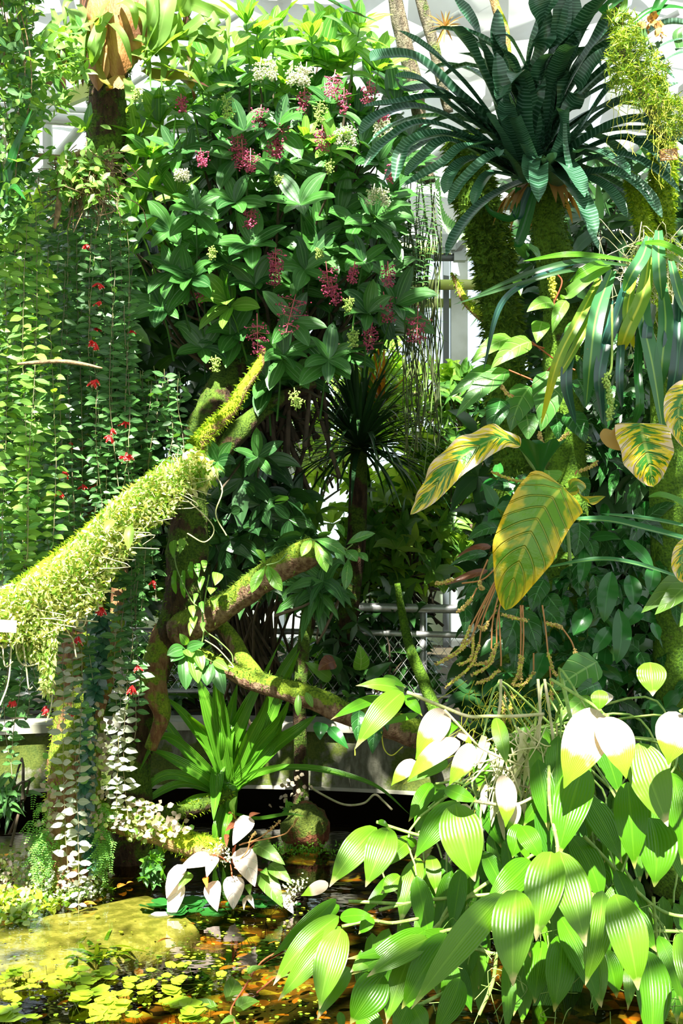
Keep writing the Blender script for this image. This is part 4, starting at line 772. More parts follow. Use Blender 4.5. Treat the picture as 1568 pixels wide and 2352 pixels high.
for (x, y0, y1, fl, ma) in [(283,1300,1560,[],'vine'),(275,1400,1900,[],'vine_w'),(290,1500,1905,[(304,1575),(300,1578)],'vine_w'),(305,1300,1700,[(315,1528)],'vine'),(312,1260,1620,[],'vine'),(297,1250,1520,[],'vine'),(318,1200,1480,[],'vine'),(335,1180,1440,[],'vine'),(325,1160,1400,[(351,1333)],'vine'),(350,1150,1380,[],'vine'),(268,1330,1640,[],'vine')]:
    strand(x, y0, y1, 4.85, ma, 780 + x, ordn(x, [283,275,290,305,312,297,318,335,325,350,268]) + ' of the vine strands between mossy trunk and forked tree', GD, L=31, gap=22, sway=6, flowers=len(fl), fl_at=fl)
# tight dark strand
for (x, y0, y1, dr) in [(232,1390,1620,-10),(222,1400,1640,-12),(240,1400,1560,-8),(195,1620,1960,6),(203,1640,2010,4)]:
    strand(x, y0, y1, 4.95, 'vine_t', 820 + x, 'tightly leaved blue-green vine tail against the trunk', 'tight blue-green vine tails', L=26, W=.62, gap=9, sway=4, drift=dr, ang=-.5)
# dead stem nest on top of the curtain
t = thing('stem_tangle', P(190, 380, 4.85), 'brown tangle of dead vine stems on top of the vine curtain', 'plant'); mb = MB()
for i in range(75):
    a = np.array([r.gauss(185, 35), r.gauss(385, 22)]); pts = [P(a[0] + r.gauss(0, 26) + q * r.uniform(-8, 14), a[1] + r.gauss(0, 14) + q * r.uniform(-4, 34), 4.84 + r.gauss(0, .05)) for q in range(5)]
    mb.tube(pts, r.uniform(.0012, .003), 4, sm=4, cap=False)
mb.build('stems', M['twig'], t, kind='stuff')
mb = MB()
for i in range(260): mb.leaf(P(r.gauss(185, 40), r.gauss(400, 30), 4.78 + r.gauss(0, .04)), rv(r), TOCAM + UP * .6 + rv(r, .3), .05, .024, 'vine', droop=.4, nu=2, nv=4)
mb.build('vine_leaves', M['vine_l'], t, kind='stuff')
# the creeper carpet on the log
def carpet(name, label, poly, n, Y, mat, seed, l=(10, 20), hang=0., thick=.1, W=.4):
    r = random.Random(seed); mb = MB()
    for c in fill(poly, n, -thick, thick, seed):
        px = 784; x, y = None, None
        break
    xs = [p[0] for p in poly]; ys = [p[1] for p in poly]; k = 0
    while k < n:
        x = r.uniform(min(xs), max(xs)); y = r.uniform(min(ys), max(ys))
        if not inpoly(x, y, poly): continue
        k += 1; Yy = (Y(x) if callable(Y) else Y) - r.uniform(0, thick); d = rv(r) + UP * .2 * (1 - 6 * hang) + TOCAM * .3; L = S(r.uniform(*l), Yy)
        mb.leaf(P(x, y, Yy), d, rv(r) + UP, L, L * W, 'ell', droop=.4 + hang, nu=1, nv=3, fold=0.)
    o = mb.build(name, M[mat]); return o
def YL(x): return float(np.interp(x, [-60, 40, 120, 200, 280, 360, 420, 480], [4.35, 4.45, 4.55, 4.7, 4.85, 5.0, 5.05, 5.12])) - .10
cp = [(-60,1370),(40,1340),(110,1290),(190,1230),(260,1150),(330,1095),(400,1070),(440,1045),(470,1060),(440,1110),(400,1180),(330,1230),(260,1320),(230,1390),(130,1460),(60,1480),(-60,1480)]
o = origin(carpet('log_creeper', '', cp, 9000, YL, 'mossleaf', 901, l=(8, 20), thick=.14), P(200, 1300, 4.6)); stuff(o, 'bright yellow-green creeper carpet covering the leaning mossy log', 'creeper')
o = origin(carpet('log_creeper', '', [(40,1400),(130,1440),(128,1500),(115,1600),(98,1590),(90,1520),(40,1500)], 2200, 4.40, 'mossleaf', 902, hang=1., thick=.10, l=(8, 20)), P(100, 1450, 4.4)); stuff(o, 'tail of yellow-green creeper dangling under the log', 'creeper')
o = origin(carpet('creeper_tuft', '', [(410,1040),(450,1030),(500,1060),(495,1100),(440,1130),(400,1100)], 420, 5.0, 'mossleaf', 903, hang=.8, thick=.1, l=(14, 30)), P(450, 1050, 5.)); stuff(o, 'leafy creeper tuft hanging from the log below its bare tip', 'creeper')
t = thing('creeping_roots', P(200, 1330, 4.4), 'pale bare stems and roots looping over the mossy log and below it', 'plant'); mb = MB()
for pl in [[(75,1330),(60,1380),(100,1375)],[(220,1330),(225,1400),(205,1400),(190,1440),(160,1430),(180,1425),(225,1428)],[(140,1455),(165,1465),(175,1510)],[(40,1440),(38,1500),(60,1530),(110,1515)],[(52,1470),(60,1530),(66,1580),(75,1578)],[(105,1520),(118,1560),(118,1620),(105,1660)],[(5,1480),(12,1530),(30,1520)],[(155,1370),(160,1410),(170,1440),(190,1445)],[(28,1450),(20,1560),(0,1620)],[(380,1130),(430,1150),(490,1210),(470,1245),(430,1225)],[(470,1060),(510,1120),(495,1180),(520,1230)],[(470,1470),(500,1490),(535,1530),(525,1530)]]:
    mb = MB(); mb.tube([P(x, y, YL(x) - .08) for x, y in pl], .0028, 5, sm=6, cap=False); mb.build('root_strand', M['canep'], t)
mb = MB()
for i in range(60):
    x = r.uniform(-10, 420); y = logy(x); pts = [P(x + r.gauss(0, 16) * q, y - 30 + 22 * q + r.gauss(0, 12), YL(x) - .06 - .03 * r.random()) for q in range(5)]; mb.tube(pts, .0016, 4, sm=4, cap=False)
mb.build('fine_strands', M['canep'], t, kind='stuff')
o = MB(); o.box(P(12, 1438, 4.04), (S(52, 4.04), .004, S(28, 4.04)), ax=[nz([1, 0, -.05]), [0, 1, 0], nz([.05, 0, 1])]); o = o.build('plant_sign', M['signwhite'], flat=True); origin(o, P(12, 1452, 4.04)); sg = o; tag(o, 'small blank-looking white plant label, glaring in the sun at the left edge', 'sign')
# big single leaves stuck on the log
for (a, b, w_, ma, lb) in [((300,1205),(295,1262),24,'bglight','single broad green leaf standing on the mossy log'), ((262,1195),(238,1222),20,'bglight','short rounded leaf lying on the mossy log'), ((92,1500),(66,1495),26,'pinkish','round pale leaf dangling below the log'), ((115,1515),(108,1530),22,'pinkish','little pale curled leaf at the creeper tail')]:
    mb = MB(); p = P(*a, 4.5); mb.span(p, P(*b, 4.46), TOCAM + UP * .3, S(w_, 4.5), 'ell', nu=4, nv=8); o = mb.build('creeper_leaf', M[ma]); origin(o, p); tag(o, lb, 'leaf')
# small climbers on the forked tree
t = thing('heart_leaved_climber', P(400, 1250, 5.1), 'small heart-leaved climber with looping stem on the forked tree', 'vine'); mb = MB()
for (x, y, w_, h) in [(400,1262,22,44),(418,1255,20,36),(452,1310,18,34),(465,1340,18,34),(500,1330,30,30),(446,1430,22,30),(440,1405,20,30),(462,1395,14,28),(492,1385,18,24),(468,1300,16,28),(490,1358,26,16),(452,1375,12,26),(440,1445,16,34),(467,1440,14,22),(475,1120,20,14),(420,1080,14,16)]:
    mb.span(P(x, y - h / 2, 5.05), P(x + r.uniform(-8, 8), y + h / 2, 5.0), TOCAM + UP * .4 + rv(r, .2), S(w_, 5.), 'ovate', nu=4, nv=7)
mb.build('foliage', M['shrub_y'], t); mb = MB(); mb.tube([P(x, y, 5.08) for x, y in [(402,1240),(404,1300),(440,1380),(462,1400),(468,1450),(460,1490)]], .003, 5, sm=5, cap=False); mb.tube([P(x, y, 5.08) for x, y in [(480,1320),(470,1380),(466,1440),(500,1470),(530,1500),(535,1520)]], .003, 5, sm=5, cap=False); mb.build('stem', M['greenstem'], t)
for (x, y0, y1) in [(402,1310,1365),(422,1310,1375),(440,1290,1330)]:
    mb = MB(); p = P(x, y0, 5.1); mb.path(smooth([p, P(x - 3, (y0 + y1) / 2, 5.08), P(x + 2, y1, 5.1)], 6), TOCAM, S(12, 5.1), 'strap', wave=.25, wf=4, nu=4); o = mb.build('fern_frond', M['fernlet']); origin(o, p); tag(o, 'wavy-edged little fern frond hanging on the forked tree', 'fern', 'wavy fern fronds on the forked tree')
# ribbed-leaf plant on lower fork (bright whorl)
t = thing('ribbed_leaf_sprig', P(425, 1490, 5.0), 'bright sprig of ribbed leaves hanging at the fork above the sword-leaved plant', 'plant')
for (a, b, w_, ma) in [((430,1480),(412,1455),20,'shrub_y'),((425,1490),(383,1505),34,'shrub'),((428,1490),(470,1478),26,'shrub'),((425,1495),(392,1520),30,'shrub'),((432,1490),(440,1510),30,'shrub_y'),((425,1500),(427,1585),36,'shrub'),((440,1500),(455,1570),32,'shrub_y'),((450,1490),(465,1540),26,'shrub_y'),((480,1525),(475,1575),34,'shrub'),((490,1520),(515,1595),34,'shrub'),((490,1518),(525,1540),22,'shrub_y'),((480,1518),(445,1530),20,'shrub')]:
    mb = MB(); mb.span(P(*a, 4.98), P(*b, 4.92), TOCAM + UP * .5 + rv(r, .15), S(w_, 5.), 'ell', arc=.1, nu=6, nv=10); mb.build('leaf', M[ma], t)
mb = MB(); mb.tube([P(430, 1480, 5.0), P(445, 1500, 5.0), P(490, 1520, 5.0), P(505, 1530, 5.1)], .0035, 5, sm=4, cap=False); mb.build('stem', M['greenstem'], t)
# leaves at the end of the rising branch
t = thing('spotted_leaf_plant', P(712, 1240, 4.85), 'plant with glossy speckled leaves on the cut end of the rising branch', 'plant')
for (a, b, w_) in [((715,1238),(692,1278),24),((722,1243),(750,1315),30),((738,1258),(762,1300),18),((722,1238),(795,1275),30),((792,1265),(820,1290),30),((795,1252),(862,1225),24),((790,1235),(770,1203),18),((820,1270),(845,1290),18),((800,1280),(792,1355),26),((610,1300),(578,1362),26),((615,1298),(648,1358),30),((608,1295),(586,1262),18),((615,1300),(618,1335),14)]:
    mb = MB(); mb.span(P(*a, 4.8), P(*b, 4.74), TOCAM + UP * .5 + rv(r, .15), S(w_, 4.8), 'obov', arc=.12, wave=.04, nu=6, nv=10, fold=.3); mb.build('leaf', M['veiny_l'] if b[0] < 760 else M['veiny'], t)
mb = MB()
for pl in [[(715,1240),(760,1245),(795,1262),(800,1280)],[(795,1262),(810,1250)],[(612,1298),(640,1290),(660,1270)]]: mb.tube([P(x, y, 4.82) for x, y in pl], .003, 5, sm=4, cap=False)
mb.build('stem', M['greenstem'], t)
t = bush('arching_leaf_plant', 'arching grey-green leaves under the cut end of the rising branch', [(680,1330),(760,1330),(740,1380),(690,1390)], 9, 5.2, 5.4, ['shrub'], 931, L=95, W=.26, shape='lance', cat='plant', droop=1.4)
for (a, b) in [((685,1595), (684,1645)), ((702,1590), (718,1625))]:
    mb = MB(); p = P(*a, 5.02); mb.span(p, P(*b, 5.0), TOCAM + UP * .3, S(17, 5.), 'ell', nu=4, nv=8); o = mb.build('small_leaf', M['shrub_y']); origin(o, p); tag(o, 'small pointed two-tone leaf hanging from the lower branch', 'leaf', 'small leaves on the lower branch')
# hanging roots curtain and ladder fern between shrub and trunk
t = thing('hanging_root_curtain', P(970, 420, 5.9), 'curtain of thin dark green roots hanging before the glass', 'plant')
for i in range(46):
    x = 930 + 82 * r.random(); y0 = r.uniform(380, 640); y1 = r.uniform(840, 1090); n = 12; ph = r.uniform(0, 6); mb = MB()
    mb.tube([P(x + 7 * math.sin(q * .9 + ph) + r.gauss(0, 2), y0 + (y1 - y0) * q / n, 5.85 + .1 * math.sin(ph)) for q in range(n + 1)], r.uniform(.0018, .0034), 4, sm=4, cap=False); mb.build('root', M['darkroot'] if i % 3 else M['greenstem'], t)
t = thing('ladder_leaf_vine', P(960, 380, 5.7), 'vine with stiff paired leaves like ladders, hanging beside the berry shrub', 'vine')
for (x, y0, y1, w_) in [(955,330,640,1),(975,360,600,1),(945,470,670,1),(990,430,560,1),(965,560,690,1)]:
    mb = MB()
    for q in range(int((y1 - y0) / 13)):
        y = y0 + 13 * q; p = P(x + 6 * math.sin(q * .5), y, 5.7 + .02 * w_)
        for s_ in (1, -1): mb.leaf(p, (s_ * .9, -.25, .35), UP + TOCAM * .5 + rv(r, .1), S(28, 5.7), S(9, 5.7), 'ell', droop=1.3, nu=2, nv=4)
    mb.build('leafy_strand', M['vine'] if w_ else M['vine_l'], t)
mb = MB()
pts = smooth([P(x, y, 5.6) for x, y in [(1000,430),(1010,500),(1040,530),(1078,535)]], 7); mb.tube(pts, .003, 5, cap=False)
for i, p in enumerate(pts):
    for s_ in (1, -1): mb.leaf(p, (.3, -.3, s_ * .9), TOCAM + rv(r, .1), S(24, 5.6), S(8, 5.6), 'ell', droop=.4, nu=2, nv=4)
mb.build('leafy_strand', M['vine'], t)

# ================================================================ the right-hand epiphytes
BR = thing('giant_bromeliad', P(1235, 400, 4.75), 'huge dark bromeliad of cross-banded strap leaves at upper right', 'bromeliad')
r = random.Random(600); bc = P(1235, 385, 4.78)
def brom(pl, w_=46, Ys=None, mat='brom', nn=None):
    mb = MB(); n = len(pl); Ys = Ys or [4.72 - .35 * math.sin(math.pi * .5 * i / (n - 1)) for i in range(n)]
    mb.path(smooth([P(x, y, Y) for (x, y), Y in zip(pl, Ys)], 7), nn if nn is not None else UP * .9 + TOCAM * .8 + rv(r, .12), S(w_ * 1.3, 4.6), 'bromel', fold=.42, nu=6); mb.build('leaf', M[mat], BR)
BL = [([(1180,330),(1060,230),(960,140),(880,130),(850,140)],36),([(1170,335),(1080,210),(1000,130),(915,70)],34),([(1165,300),(1130,180),(1090,70),(1040,-10)],38),([(1180,300),(1130,220),(1080,120),(1050,75),(1035,62)],44),([(1150,330),(1040,250),(970,190),(905,175)],36),([(1150,340),(1020,215),(930,210),(905,180)],34),
      ([(1180,380),(1080,250),(1000,225),(905,240),(834,245)],34),([(1190,390),(1060,290),(960,250),(870,270),(825,310)],36),([(1190,400),(1060,310),(960,285),(880,330),(835,385)],24),([(1180,400),(1080,330),(1000,310),(930,340),(905,418)],32),([(1180,400),(1090,350),(1020,325),(960,370),(930,405)],26),([(1180,395),(1120,350),(1060,340),(1010,380),(920,430)],24),([(1180,410),(1110,370),(1060,375),(1030,410),(1020,445)],26),
      ([(1200,330),(1160,250),(1145,180),(1140,110),(1142,20)],36),([(1210,330),(1190,230),(1175,150),(1140,110),(1050,60)],30),([(1215,320),(1205,220),(1225,110),(1260,20),(1275,-40)],44),([(1225,330),(1225,200),(1250,100),(1235,20),(1225,-20)],48),([(1235,320),(1240,230),(1270,130),(1330,60),(1390,10)],40),([(1230,320),(1250,200),(1300,80),(1320,-20)],42),([(1245,330),(1290,240),(1310,150),(1335,80),(1338,70)],36),([(1250,350),(1300,270),(1330,200),(1370,140),(1430,110)],36),([(1190,390),(1170,300),(1155,230),(1140,120)],40),([(1215,360),(1200,290),(1195,200),(1160,130),(1130,75)],36),
      ([(1200,370),(1225,250),(1240,160),(1262,130),(1275,125)],32),([(1260,370),(1330,300),(1380,230),(1430,170),(1440,160)],32),([(1265,380),(1350,290),(1420,240),(1500,215),(1560,190)],34),([(1265,390),(1350,320),(1440,280),(1520,290),(1580,340)],32),([(1270,400),(1350,345),(1430,320),(1500,350),(1540,400)],30),([(1270,410),(1350,370),(1430,360),(1500,390),(1560,440)],30),([(1270,415),(1350,400),(1420,400),(1480,440),(1520,500)],28),([(1270,400),(1380,330),(1480,320),(1600,330)],28),([(1260,410),(1340,410),(1400,440),(1440,500)],26),
      ([(1250,330),(1310,190),(1380,80),(1440,-20)],40),([(1250,340),(1330,220),(1440,120),(1520,60),(1600,60)],40),([(1250,330),(1270,180),(1290,60),(1290,-40)],40),([(1180,390),(1160,330),(1130,280),(1125,260)],24),([(1235,410),(1205,330),(1185,280),(1185,270)],26),([(1260,400),(1290,330),(1290,260),(1300,255)],28),([(1240,420),(1235,400),(1210,350),(1195,330)],22),([(1220,420),(1260,380),(1270,350)],22),
      ([(1200,420),(1180,380),(1150,345),(1145,360)],20),([(1280,430),(1260,400),(1240,370),(1225,365)],24),([(1210,290),(1170,200),(1160,190),(1140,230)],30),([(1210,300),(1215,190),(1170,90),(1130,80)],28),([(1300,420),(1310,360),(1330,350),(1320,345)],26),([(1230,420),(1190,380),(1130,360),(1060,420),(1030,470)],26),([(1190,410),(1130,400),(1100,430),(1085,470)],24)]
for k, b in enumerate(BL): brom(*b)
for k in range(44):
    az = r.uniform(-2.9, .0) if k % 2 else r.uniform(0, 6.28); e = r.uniform(-.35, 1.45); d = np.array([math.cos(az) * math.cos(e), math.sin(az) * math.cos(e) * .8, math.sin(e)]); mb = MB()
    mb.leaf(bc + np.array([0, 0, r.uniform(-.05, .12)]), d, UP + d * .3 + TOCAM * .3, r.uniform(.45, .78), .085, 'bromel', droop=r.uniform(.8, 1.6), fold=.4, nu=4, nv=12); mb.build('leaf', M['brom'], BR)
mb = MB()
for k in range(40):
    az = r.uniform(0, 6.28); mb.leaf(P(1245, 425, 4.85) + np.array([math.cos(az) * .09, math.sin(az) * .09, 0]), (math.cos(az), math.sin(az), -.7), UP, r.uniform(.08, .2), .03, 'sword', droop=2., nu=2, nv=5)
mb.build('dead_leaves', M['dryleaf'], BR)
for (pl, w_, ma) in [([(1190,430),(1180,500),(1130,490),(1110,460)],18,'glossy'),([(1225,440),(1210,500),(1190,560),(1182,552)],28,'glossy'),([(1215,430),(1200,470),(1190,500),(1170,478)],18,'strap_d'),([(1260,410),(1240,420),(1230,440),(1245,460)],20,'bgleaf')]:
    mb = MB(); mb.path(smooth([P(x, y, 4.75) for x, y in pl], 6), TOCAM + UP * .3, S(w_, 4.7), 'sword', nu=4); mb.build('lower_leaf', M[ma], BR)
mb = MB(); mb.path(smooth([P(x, y, 4.45) for x, y in [(1296,275),(1300,350),(1325,450),(1365,550),(1392,592)]], 7), TOCAM, S(14, 4.5), 'strap', fold=.5, nu=4); o = mb.build('long_banded_leaf', M['brom']); origin(o, P(1296, 275, 4.45)); tag(o, 'single long cross-banded leaf trailing down below the dark bromeliad', 'leaf')

# tiny orchid clumps
def clump(label, poly, n, Y, seed, roots=True, cat='orchid', mat='tiny'):
    r = random.Random(seed); xs = [p[0] for p in poly]; ys = [p[1] for p in poly]; t = thing('tiny_orchid_clump', P(sum(xs) / len(xs), min(ys), Y), label, cat); mb = MB(); st = MB()
    for c in fill(poly, n, Y - .12, Y + .06, seed):
        ax = nz(rv(r) + UP * .5 + TOCAM * .3); st.tube([c - ax * .03, c], .0012, 3, cap=False)
        for j in range(6): mb.leaf(c - ax * .005 * j, ax + rv(r, .8), rv(r), r.uniform(.018, .036), .0055, 'blade', droop=.3, nu=1, nv=3)
    if roots:
        for k in range(30):
            x = r.uniform(min(xs), max(xs)); y = max(ys) - r.uniform(10, 60); l = r.uniform(40, 150); st.tube([P(x + r.gauss(0, 4) * q, y + l * q / 4, Y) for q in range(5)], .0011, 3, sm=3, cap=False)
    mb.build('foliage', M[mat], t); st.build('roots', M['spike'], t)
clump('hanging mass of tiny yellow-green orchids, largest, right of the bromeliad', [(1395,110),(1450,40),(1500,110),(1530,150),(1540,230),(1480,250),(1440,240),(1400,200)], 330, 4.2, 611)
clump('tiny yellow-green orchid clump at the right edge above the brown sign', [(1510,240),(1560,215),(1600,250),(1600,300),(1540,310),(1505,280)], 130, 4.3, 612)
clump('upper tuft of tiny orchids on the top right branch', [(1395,20),(1440,20),(1480,60),(1440,100),(1400,110)], 110, 4.25, 613, roots=False)
t = thing('plant_sign', P(1535, 368, 4.3), 'small brown rectangular plant sign with pale lettering on the moss-covered trunk', 'sign')
mb = MB(); c0 = P(1535, 355, 4.3); mb.box(c0, (S(41, 4.3), .004, S(26, 4.3)), ax=[nz([1, 0, .08]), [0, 1, 0], nz([-.08, 0, 1])]); mb.build('plate', M['signbrown'], t, flat=True)
mb = MB(); rr_ = random.Random(5)
for k, (a, b) in enumerate([(-9, 7), (-10, 10), (-8, 9), (-10, 9), (-17, 17)]):
    x = a
    while x < b:
        w2 = rr_.uniform(1.2, 3.2); mb.box(c0 + np.array([S(x + w2 / 2, 4.3), -.0035, S(9 - 4.6 * k + (x * .08), 4.3)]), (S(w2 * .8, 4.3), .001, S(2.0, 4.3))); x += w2 + .5
mb.build('lettering', M['signtext'], t, flat=True)
mb = MB(); mb.tube([P(1530, 343, 4.3), P(1535, 335, 4.35), P(1530, 330, 4.5)], .001, 4); mb.build('wire', M['darkmetal'], t)
# top right odds
t = thing('top_right_epiphyte', P(1500, 60, 4.3), 'broad-leaved epiphyte with dry curled leaves in the top right corner', 'plant')
for (pl, w_, ma) in [([(1450,55),(1490,25),(1540,15),(1600,25)],16,'glossy'),([(1470,60),(1480,100),(1470,95)],22,'vine'),([(1500,40),(1520,0),(1560,-20)],26,'glossy'),([(1410,50),(1430,20),(1440,-10)],20,'shrub_y'),([(1490,115),(1540,90),(1600,85)],20,'brom'),([(1500,150),(1550,120),(1600,118)],20,'brom'),([(1560,110),(1555,80),(1570,60)],24,'vine'),([(1380,30),(1440,-20),(1500,-40)],30,'glossy')]:
    mb = MB(); mb.path(smooth([P(x, y, 4.2) for x, y in pl], 6), TOCAM + UP * .5, S(w_, 4.2), 'sword', nu=4); mb.build('leaf', M[ma], t)
mb = MB()
for k in range(14): mb.leaf(P(1502 + r.uniform(-18, 18), 58 + r.uniform(-14, 14), 4.15), rv(r), rv(r), S(26, 4.2), S(16, 4.2), 'ell', wave=.25, nu=4, nv=5, curl=.8)
mb.build('dry_leaves', M['dryleaf'], t)
t = thing('dry_epiphyte', P(1025, 70, 5.7), 'small dried spiky epiphyte between the bare stems at top centre', 'plant'); mb = MB()
for k in range(26): mb.leaf(P(1022, 62, 5.7), rv(r) + UP * .3, rv(r), S(r.uniform(25, 60), 5.7), S(7, 5.7), 'blade', droop=.5, nu=2, nv=4)
mb.build('dry_leaves', M['dryleaf'], t)
mb = MB(); mb.path(smooth([P(x, y, 4.8) for x, y in [(700,-30),(760,5),(810,30),(868,50)]], 6), UP + TOCAM * .5, S(40, 4.8), 'sword', fold=.3, wave=.1, nu=6); o = mb.build('broad_leaf', M['glossy']); origin(o, P(700, -30, 4.8)); tag(o, 'dark broad leaf hanging in from the top edge, above the shrub', 'leaf')

# strap fern
t = thing('strap_fern', P(1500, 600, 4.35), 'strap fern of long blue-green and yellowing ribbons at the right', 'fern')
SFN = [([(1375,640),(1330,730),(1280,830),(1242,975)],24,'strap_y'),([(1405,620),(1370,720),(1355,830),(1345,935)],38,'strap'),([(1400,690),(1390,780),(1375,870),(1384,975)],28,'strap_d'),([(1360,690),(1315,790),(1300,880),(1322,975)],26,'strap_d'),([(1490,590),(1475,680),(1440,760),(1420,820)],34,'strap_y'),([(1480,610),(1475,720),(1500,850),(1525,1010)],36,'strap'),([(1520,650),(1528,740),(1520,830),(1516,895)],34,'strap'),([(1490,545),(1475,590),(1450,630),(1432,670)],30,'strap'),([(1512,530),(1512,590),(1515,640),(1520,690)],30,'strap'),([(1410,605),(1370,610),(1335,628),(1308,648)],24,'crin'),([(1400,610),(1360,630),(1310,670),(1285,690)],28,'bgleaf'),([(1450,600),(1380,590),(1300,585),(1200,600)],14,'crin'),([(1440,610),(1330,600),(1210,630),(1090,680)],13,'pandan'),([(1380,640),(1320,620),(1200,650),(1040,700)],10,'pandan'),([(1560,640),(1558,740),(1552,850),(1530,940)],32,'strap_d'),([(1575,620),(1578,720),(1570,850),(1560,900)],30,'strap'),([(1540,600),(1560,680),(1590,750)],26,'strap'),([(1470,700),(1464,850),(1468,930),(1448,988)],20,'glossy'),([(1395,650),(1330,780),(1290,850),(1270,870)],18,'strap_y'),([(1440,640),(1425,700),(1400,770),(1378,820)],26,'strap_d'),([(1430,700),(1425,800),(1422,880),(1428,940)],18,'strap_d'),([(1500,700),(1485,760),(1482,850)],24,'strap_d'),([(1545,700),(1532,780),(1530,870)],20,'strap_d'),([(1460,560),(1520,560),(1580,590),(1600,600)],16,'crin'),([(1500,590),(1540,590),(1580,620)],16,'pandan_l'),([(1455,640),(1440,720),(1455,800)],22,'strap_y'),([(1330,600),(1230,640),(1150,700),(1110,850)],14,'strap_d')]
for (pl, w_, ma) in SFN:
    mb = MB(); n = len(pl); mb.path(smooth([P(x, y, 4.3 - .30 * math.sin(math.pi * (.15 + .6 * i / (n - 1)))) for i, (x, y) in enumerate(pl)], 8), TOCAM + np.array([r.uniform(-.3, .3), 0, .3]), S(w_, 4.1), 'strap', fold=.28, wave=.02, nu=6, twist=r.uniform(-.25, .25)); mb.build('frond', M[ma], t)
mb = MB()
for k in range(70):
    a = P(r.uniform(1420, 1560), r.uniform(560, 640), 4.35); mb.tube([a, a + np.array([r.uniform(-.12, .12), -.08, r.uniform(-.05, .08)]), a + np.array([r.uniform(-.2, .2), -.1, r.uniform(-.45, -.1)])], .0014, 4, sm=5, cap=False)
mb.build('roots', M['canep'], t)
mb = MB()
for k in range(500): mb.leaf(P(r.gauss(1520, 30), r.gauss(600, 25), 4.35 + r.uniform(-.08, .08)), rv(r) + UP * .3, rv(r), r.uniform(.03, .10), .004, 'blade', droop=1., nu=1, nv=4)
mb.build('root_moss', M['mossgreen'], t, kind='stuff')
mb = MB(); pl = smooth([P(x, y, 4.0) for x, y in [(1405,700),(1404,840),(1390,870),(1402,920),(1398,960)]], 8); mb.tube(pl, .004, 6); 
for p in pl[14:]:
    for q in range(10): mb.blob(p + rv(r, .006), .0045, 5, 3)
o = mb.build('flower_spike', M['greenbud']); origin(o, pl[0]); tag(o, 'crooked knobbly green spike dangling among the strap fern ribbons', 'flower')
mb = MB(); pl = smooth([P(x, y, 4.6) for x, y in [(1275,720),(1270,670),(1263,622)]], 8); mb.tube(pl, .003, 6, mi=1)
for p in pl[6:]:
    for q in range(12): mb.blob(p + rv(r, .007), .005, 5, 3)
o = mb.build('flower_spike', [M['spike'], M['orangestem']]); origin(o, pl[0]); tag(o, 'upright yellow flower spike in front of the bromeliad trunk', 'flower')

# big blotched leaves (one climbing plant)
PH = thing('blotched_leaf_climber', P(1280, 1250, 4.4), 'climber with huge wavy yellow-blotched leaves on the right-hand trunks', 'plant')
def bigleaf(pl, w_, ma, Y=3.95, dY=.0, nn=None, wave=.06, wf=3, fold=.18, shape='ell', parent=PH, part='leaf', twist=0, nu=10, k=9):
    n = len(pl); mb = MB(); mb.path(smooth([P(x, y, Y - dY * math.sin(math.pi * i / (n - 1))) for i, (x, y) in enumerate(pl)], k), nn if nn is not None else TOCAM + UP * .25, S(w_, Y), shape, fold=fold, wave=wave, wf=wf, nu=nu, twist=twist); return mb.build(part, M[ma], parent)
bigleaf([(1292,1118),(1250,1165),(1215,1230),(1185,1310),(1160,1402)], 152, 'phil2', 3.88, .08, TOCAM + UP * .35, wave=.05, wf=5, shape='broad')
bigleaf([(1262,1120),(1300,1130),(1325,1115),(1340,1150),(1390,1140)], 60, 'phil2', 4.0, .05, UP + TOCAM * .4, wave=.2, wf=2)
bigleaf([(1195,1025),(1150,1005),(1090,1030),(1030,1075),(985,1135),(942,1182)], 76, 'phil', 3.9, .08, TOCAM + UP * .4, wave=.14, wf=5, shape='ell')
bigleaf([(1470,972),(1478,1010),(1490,1060),(1500,1118)], 128, 'phil', 3.85, .04, TOCAM + UP * .15, shape='broad', fold=.12, wave=.05)
bigleaf([(1480,1000),(1430,1010),(1400,1000),(1385,985)], 60, 'dryleaf', 3.88, .02, UP * .3 + TOCAM, wave=.2, wf=2)
bigleaf([(1590,880),(1560,930),(1560,980),(1572,1030)], 84, 'phil', 3.7, .04, TOCAM + UP * .1, shape='ovate')
bigleaf([(1590,1230),(1568,1270),(1566,1310),(1575,1340)], 50, 'phil', 3.6, .03)
mb = MB(); rr = random.Random(4); n = 22; C = smooth([P(1240,1085,4.05), P(1238,1050,4.03), P(1235,1015,4.0)], 4); Fc, UV = _grid(n, 8); V = []
for j in range(9):
    f = j / 8; c = C[0] * (1 - f) + C[-1] * f
    for i in range(n + 1):
        a = 6.2832 * i / n; R = S(8 + 52 * f ** 1.4, 4) * (1 + .12 * f * math.sin(3 * a) + .06 * f * math.sin(7 * a)); V.append(c + np.array([math.cos(a) * R, math.sin(a) * R * .5, .012 * f * math.sin(5 * a)]))
mb.add(np.array(V), Fc, UV); mb.build('funnel_leaf', M['glossy'], PH)
for pl in [[(1290,1120),(1300,1180),(1310,1300)],[(1240,1085),(1230,1120),(1260,1200)],[(1480,985),(1500,1020),(1520,1100)],[(1195,1025),(1230,1080),(1290,1120)]]:
    mb = MB(); mb.tube([P(x, y, 4.15) for x, y in pl], .006, 6, sm=6, cap=False); mb.build('petiole', M['greenstem'], PH)
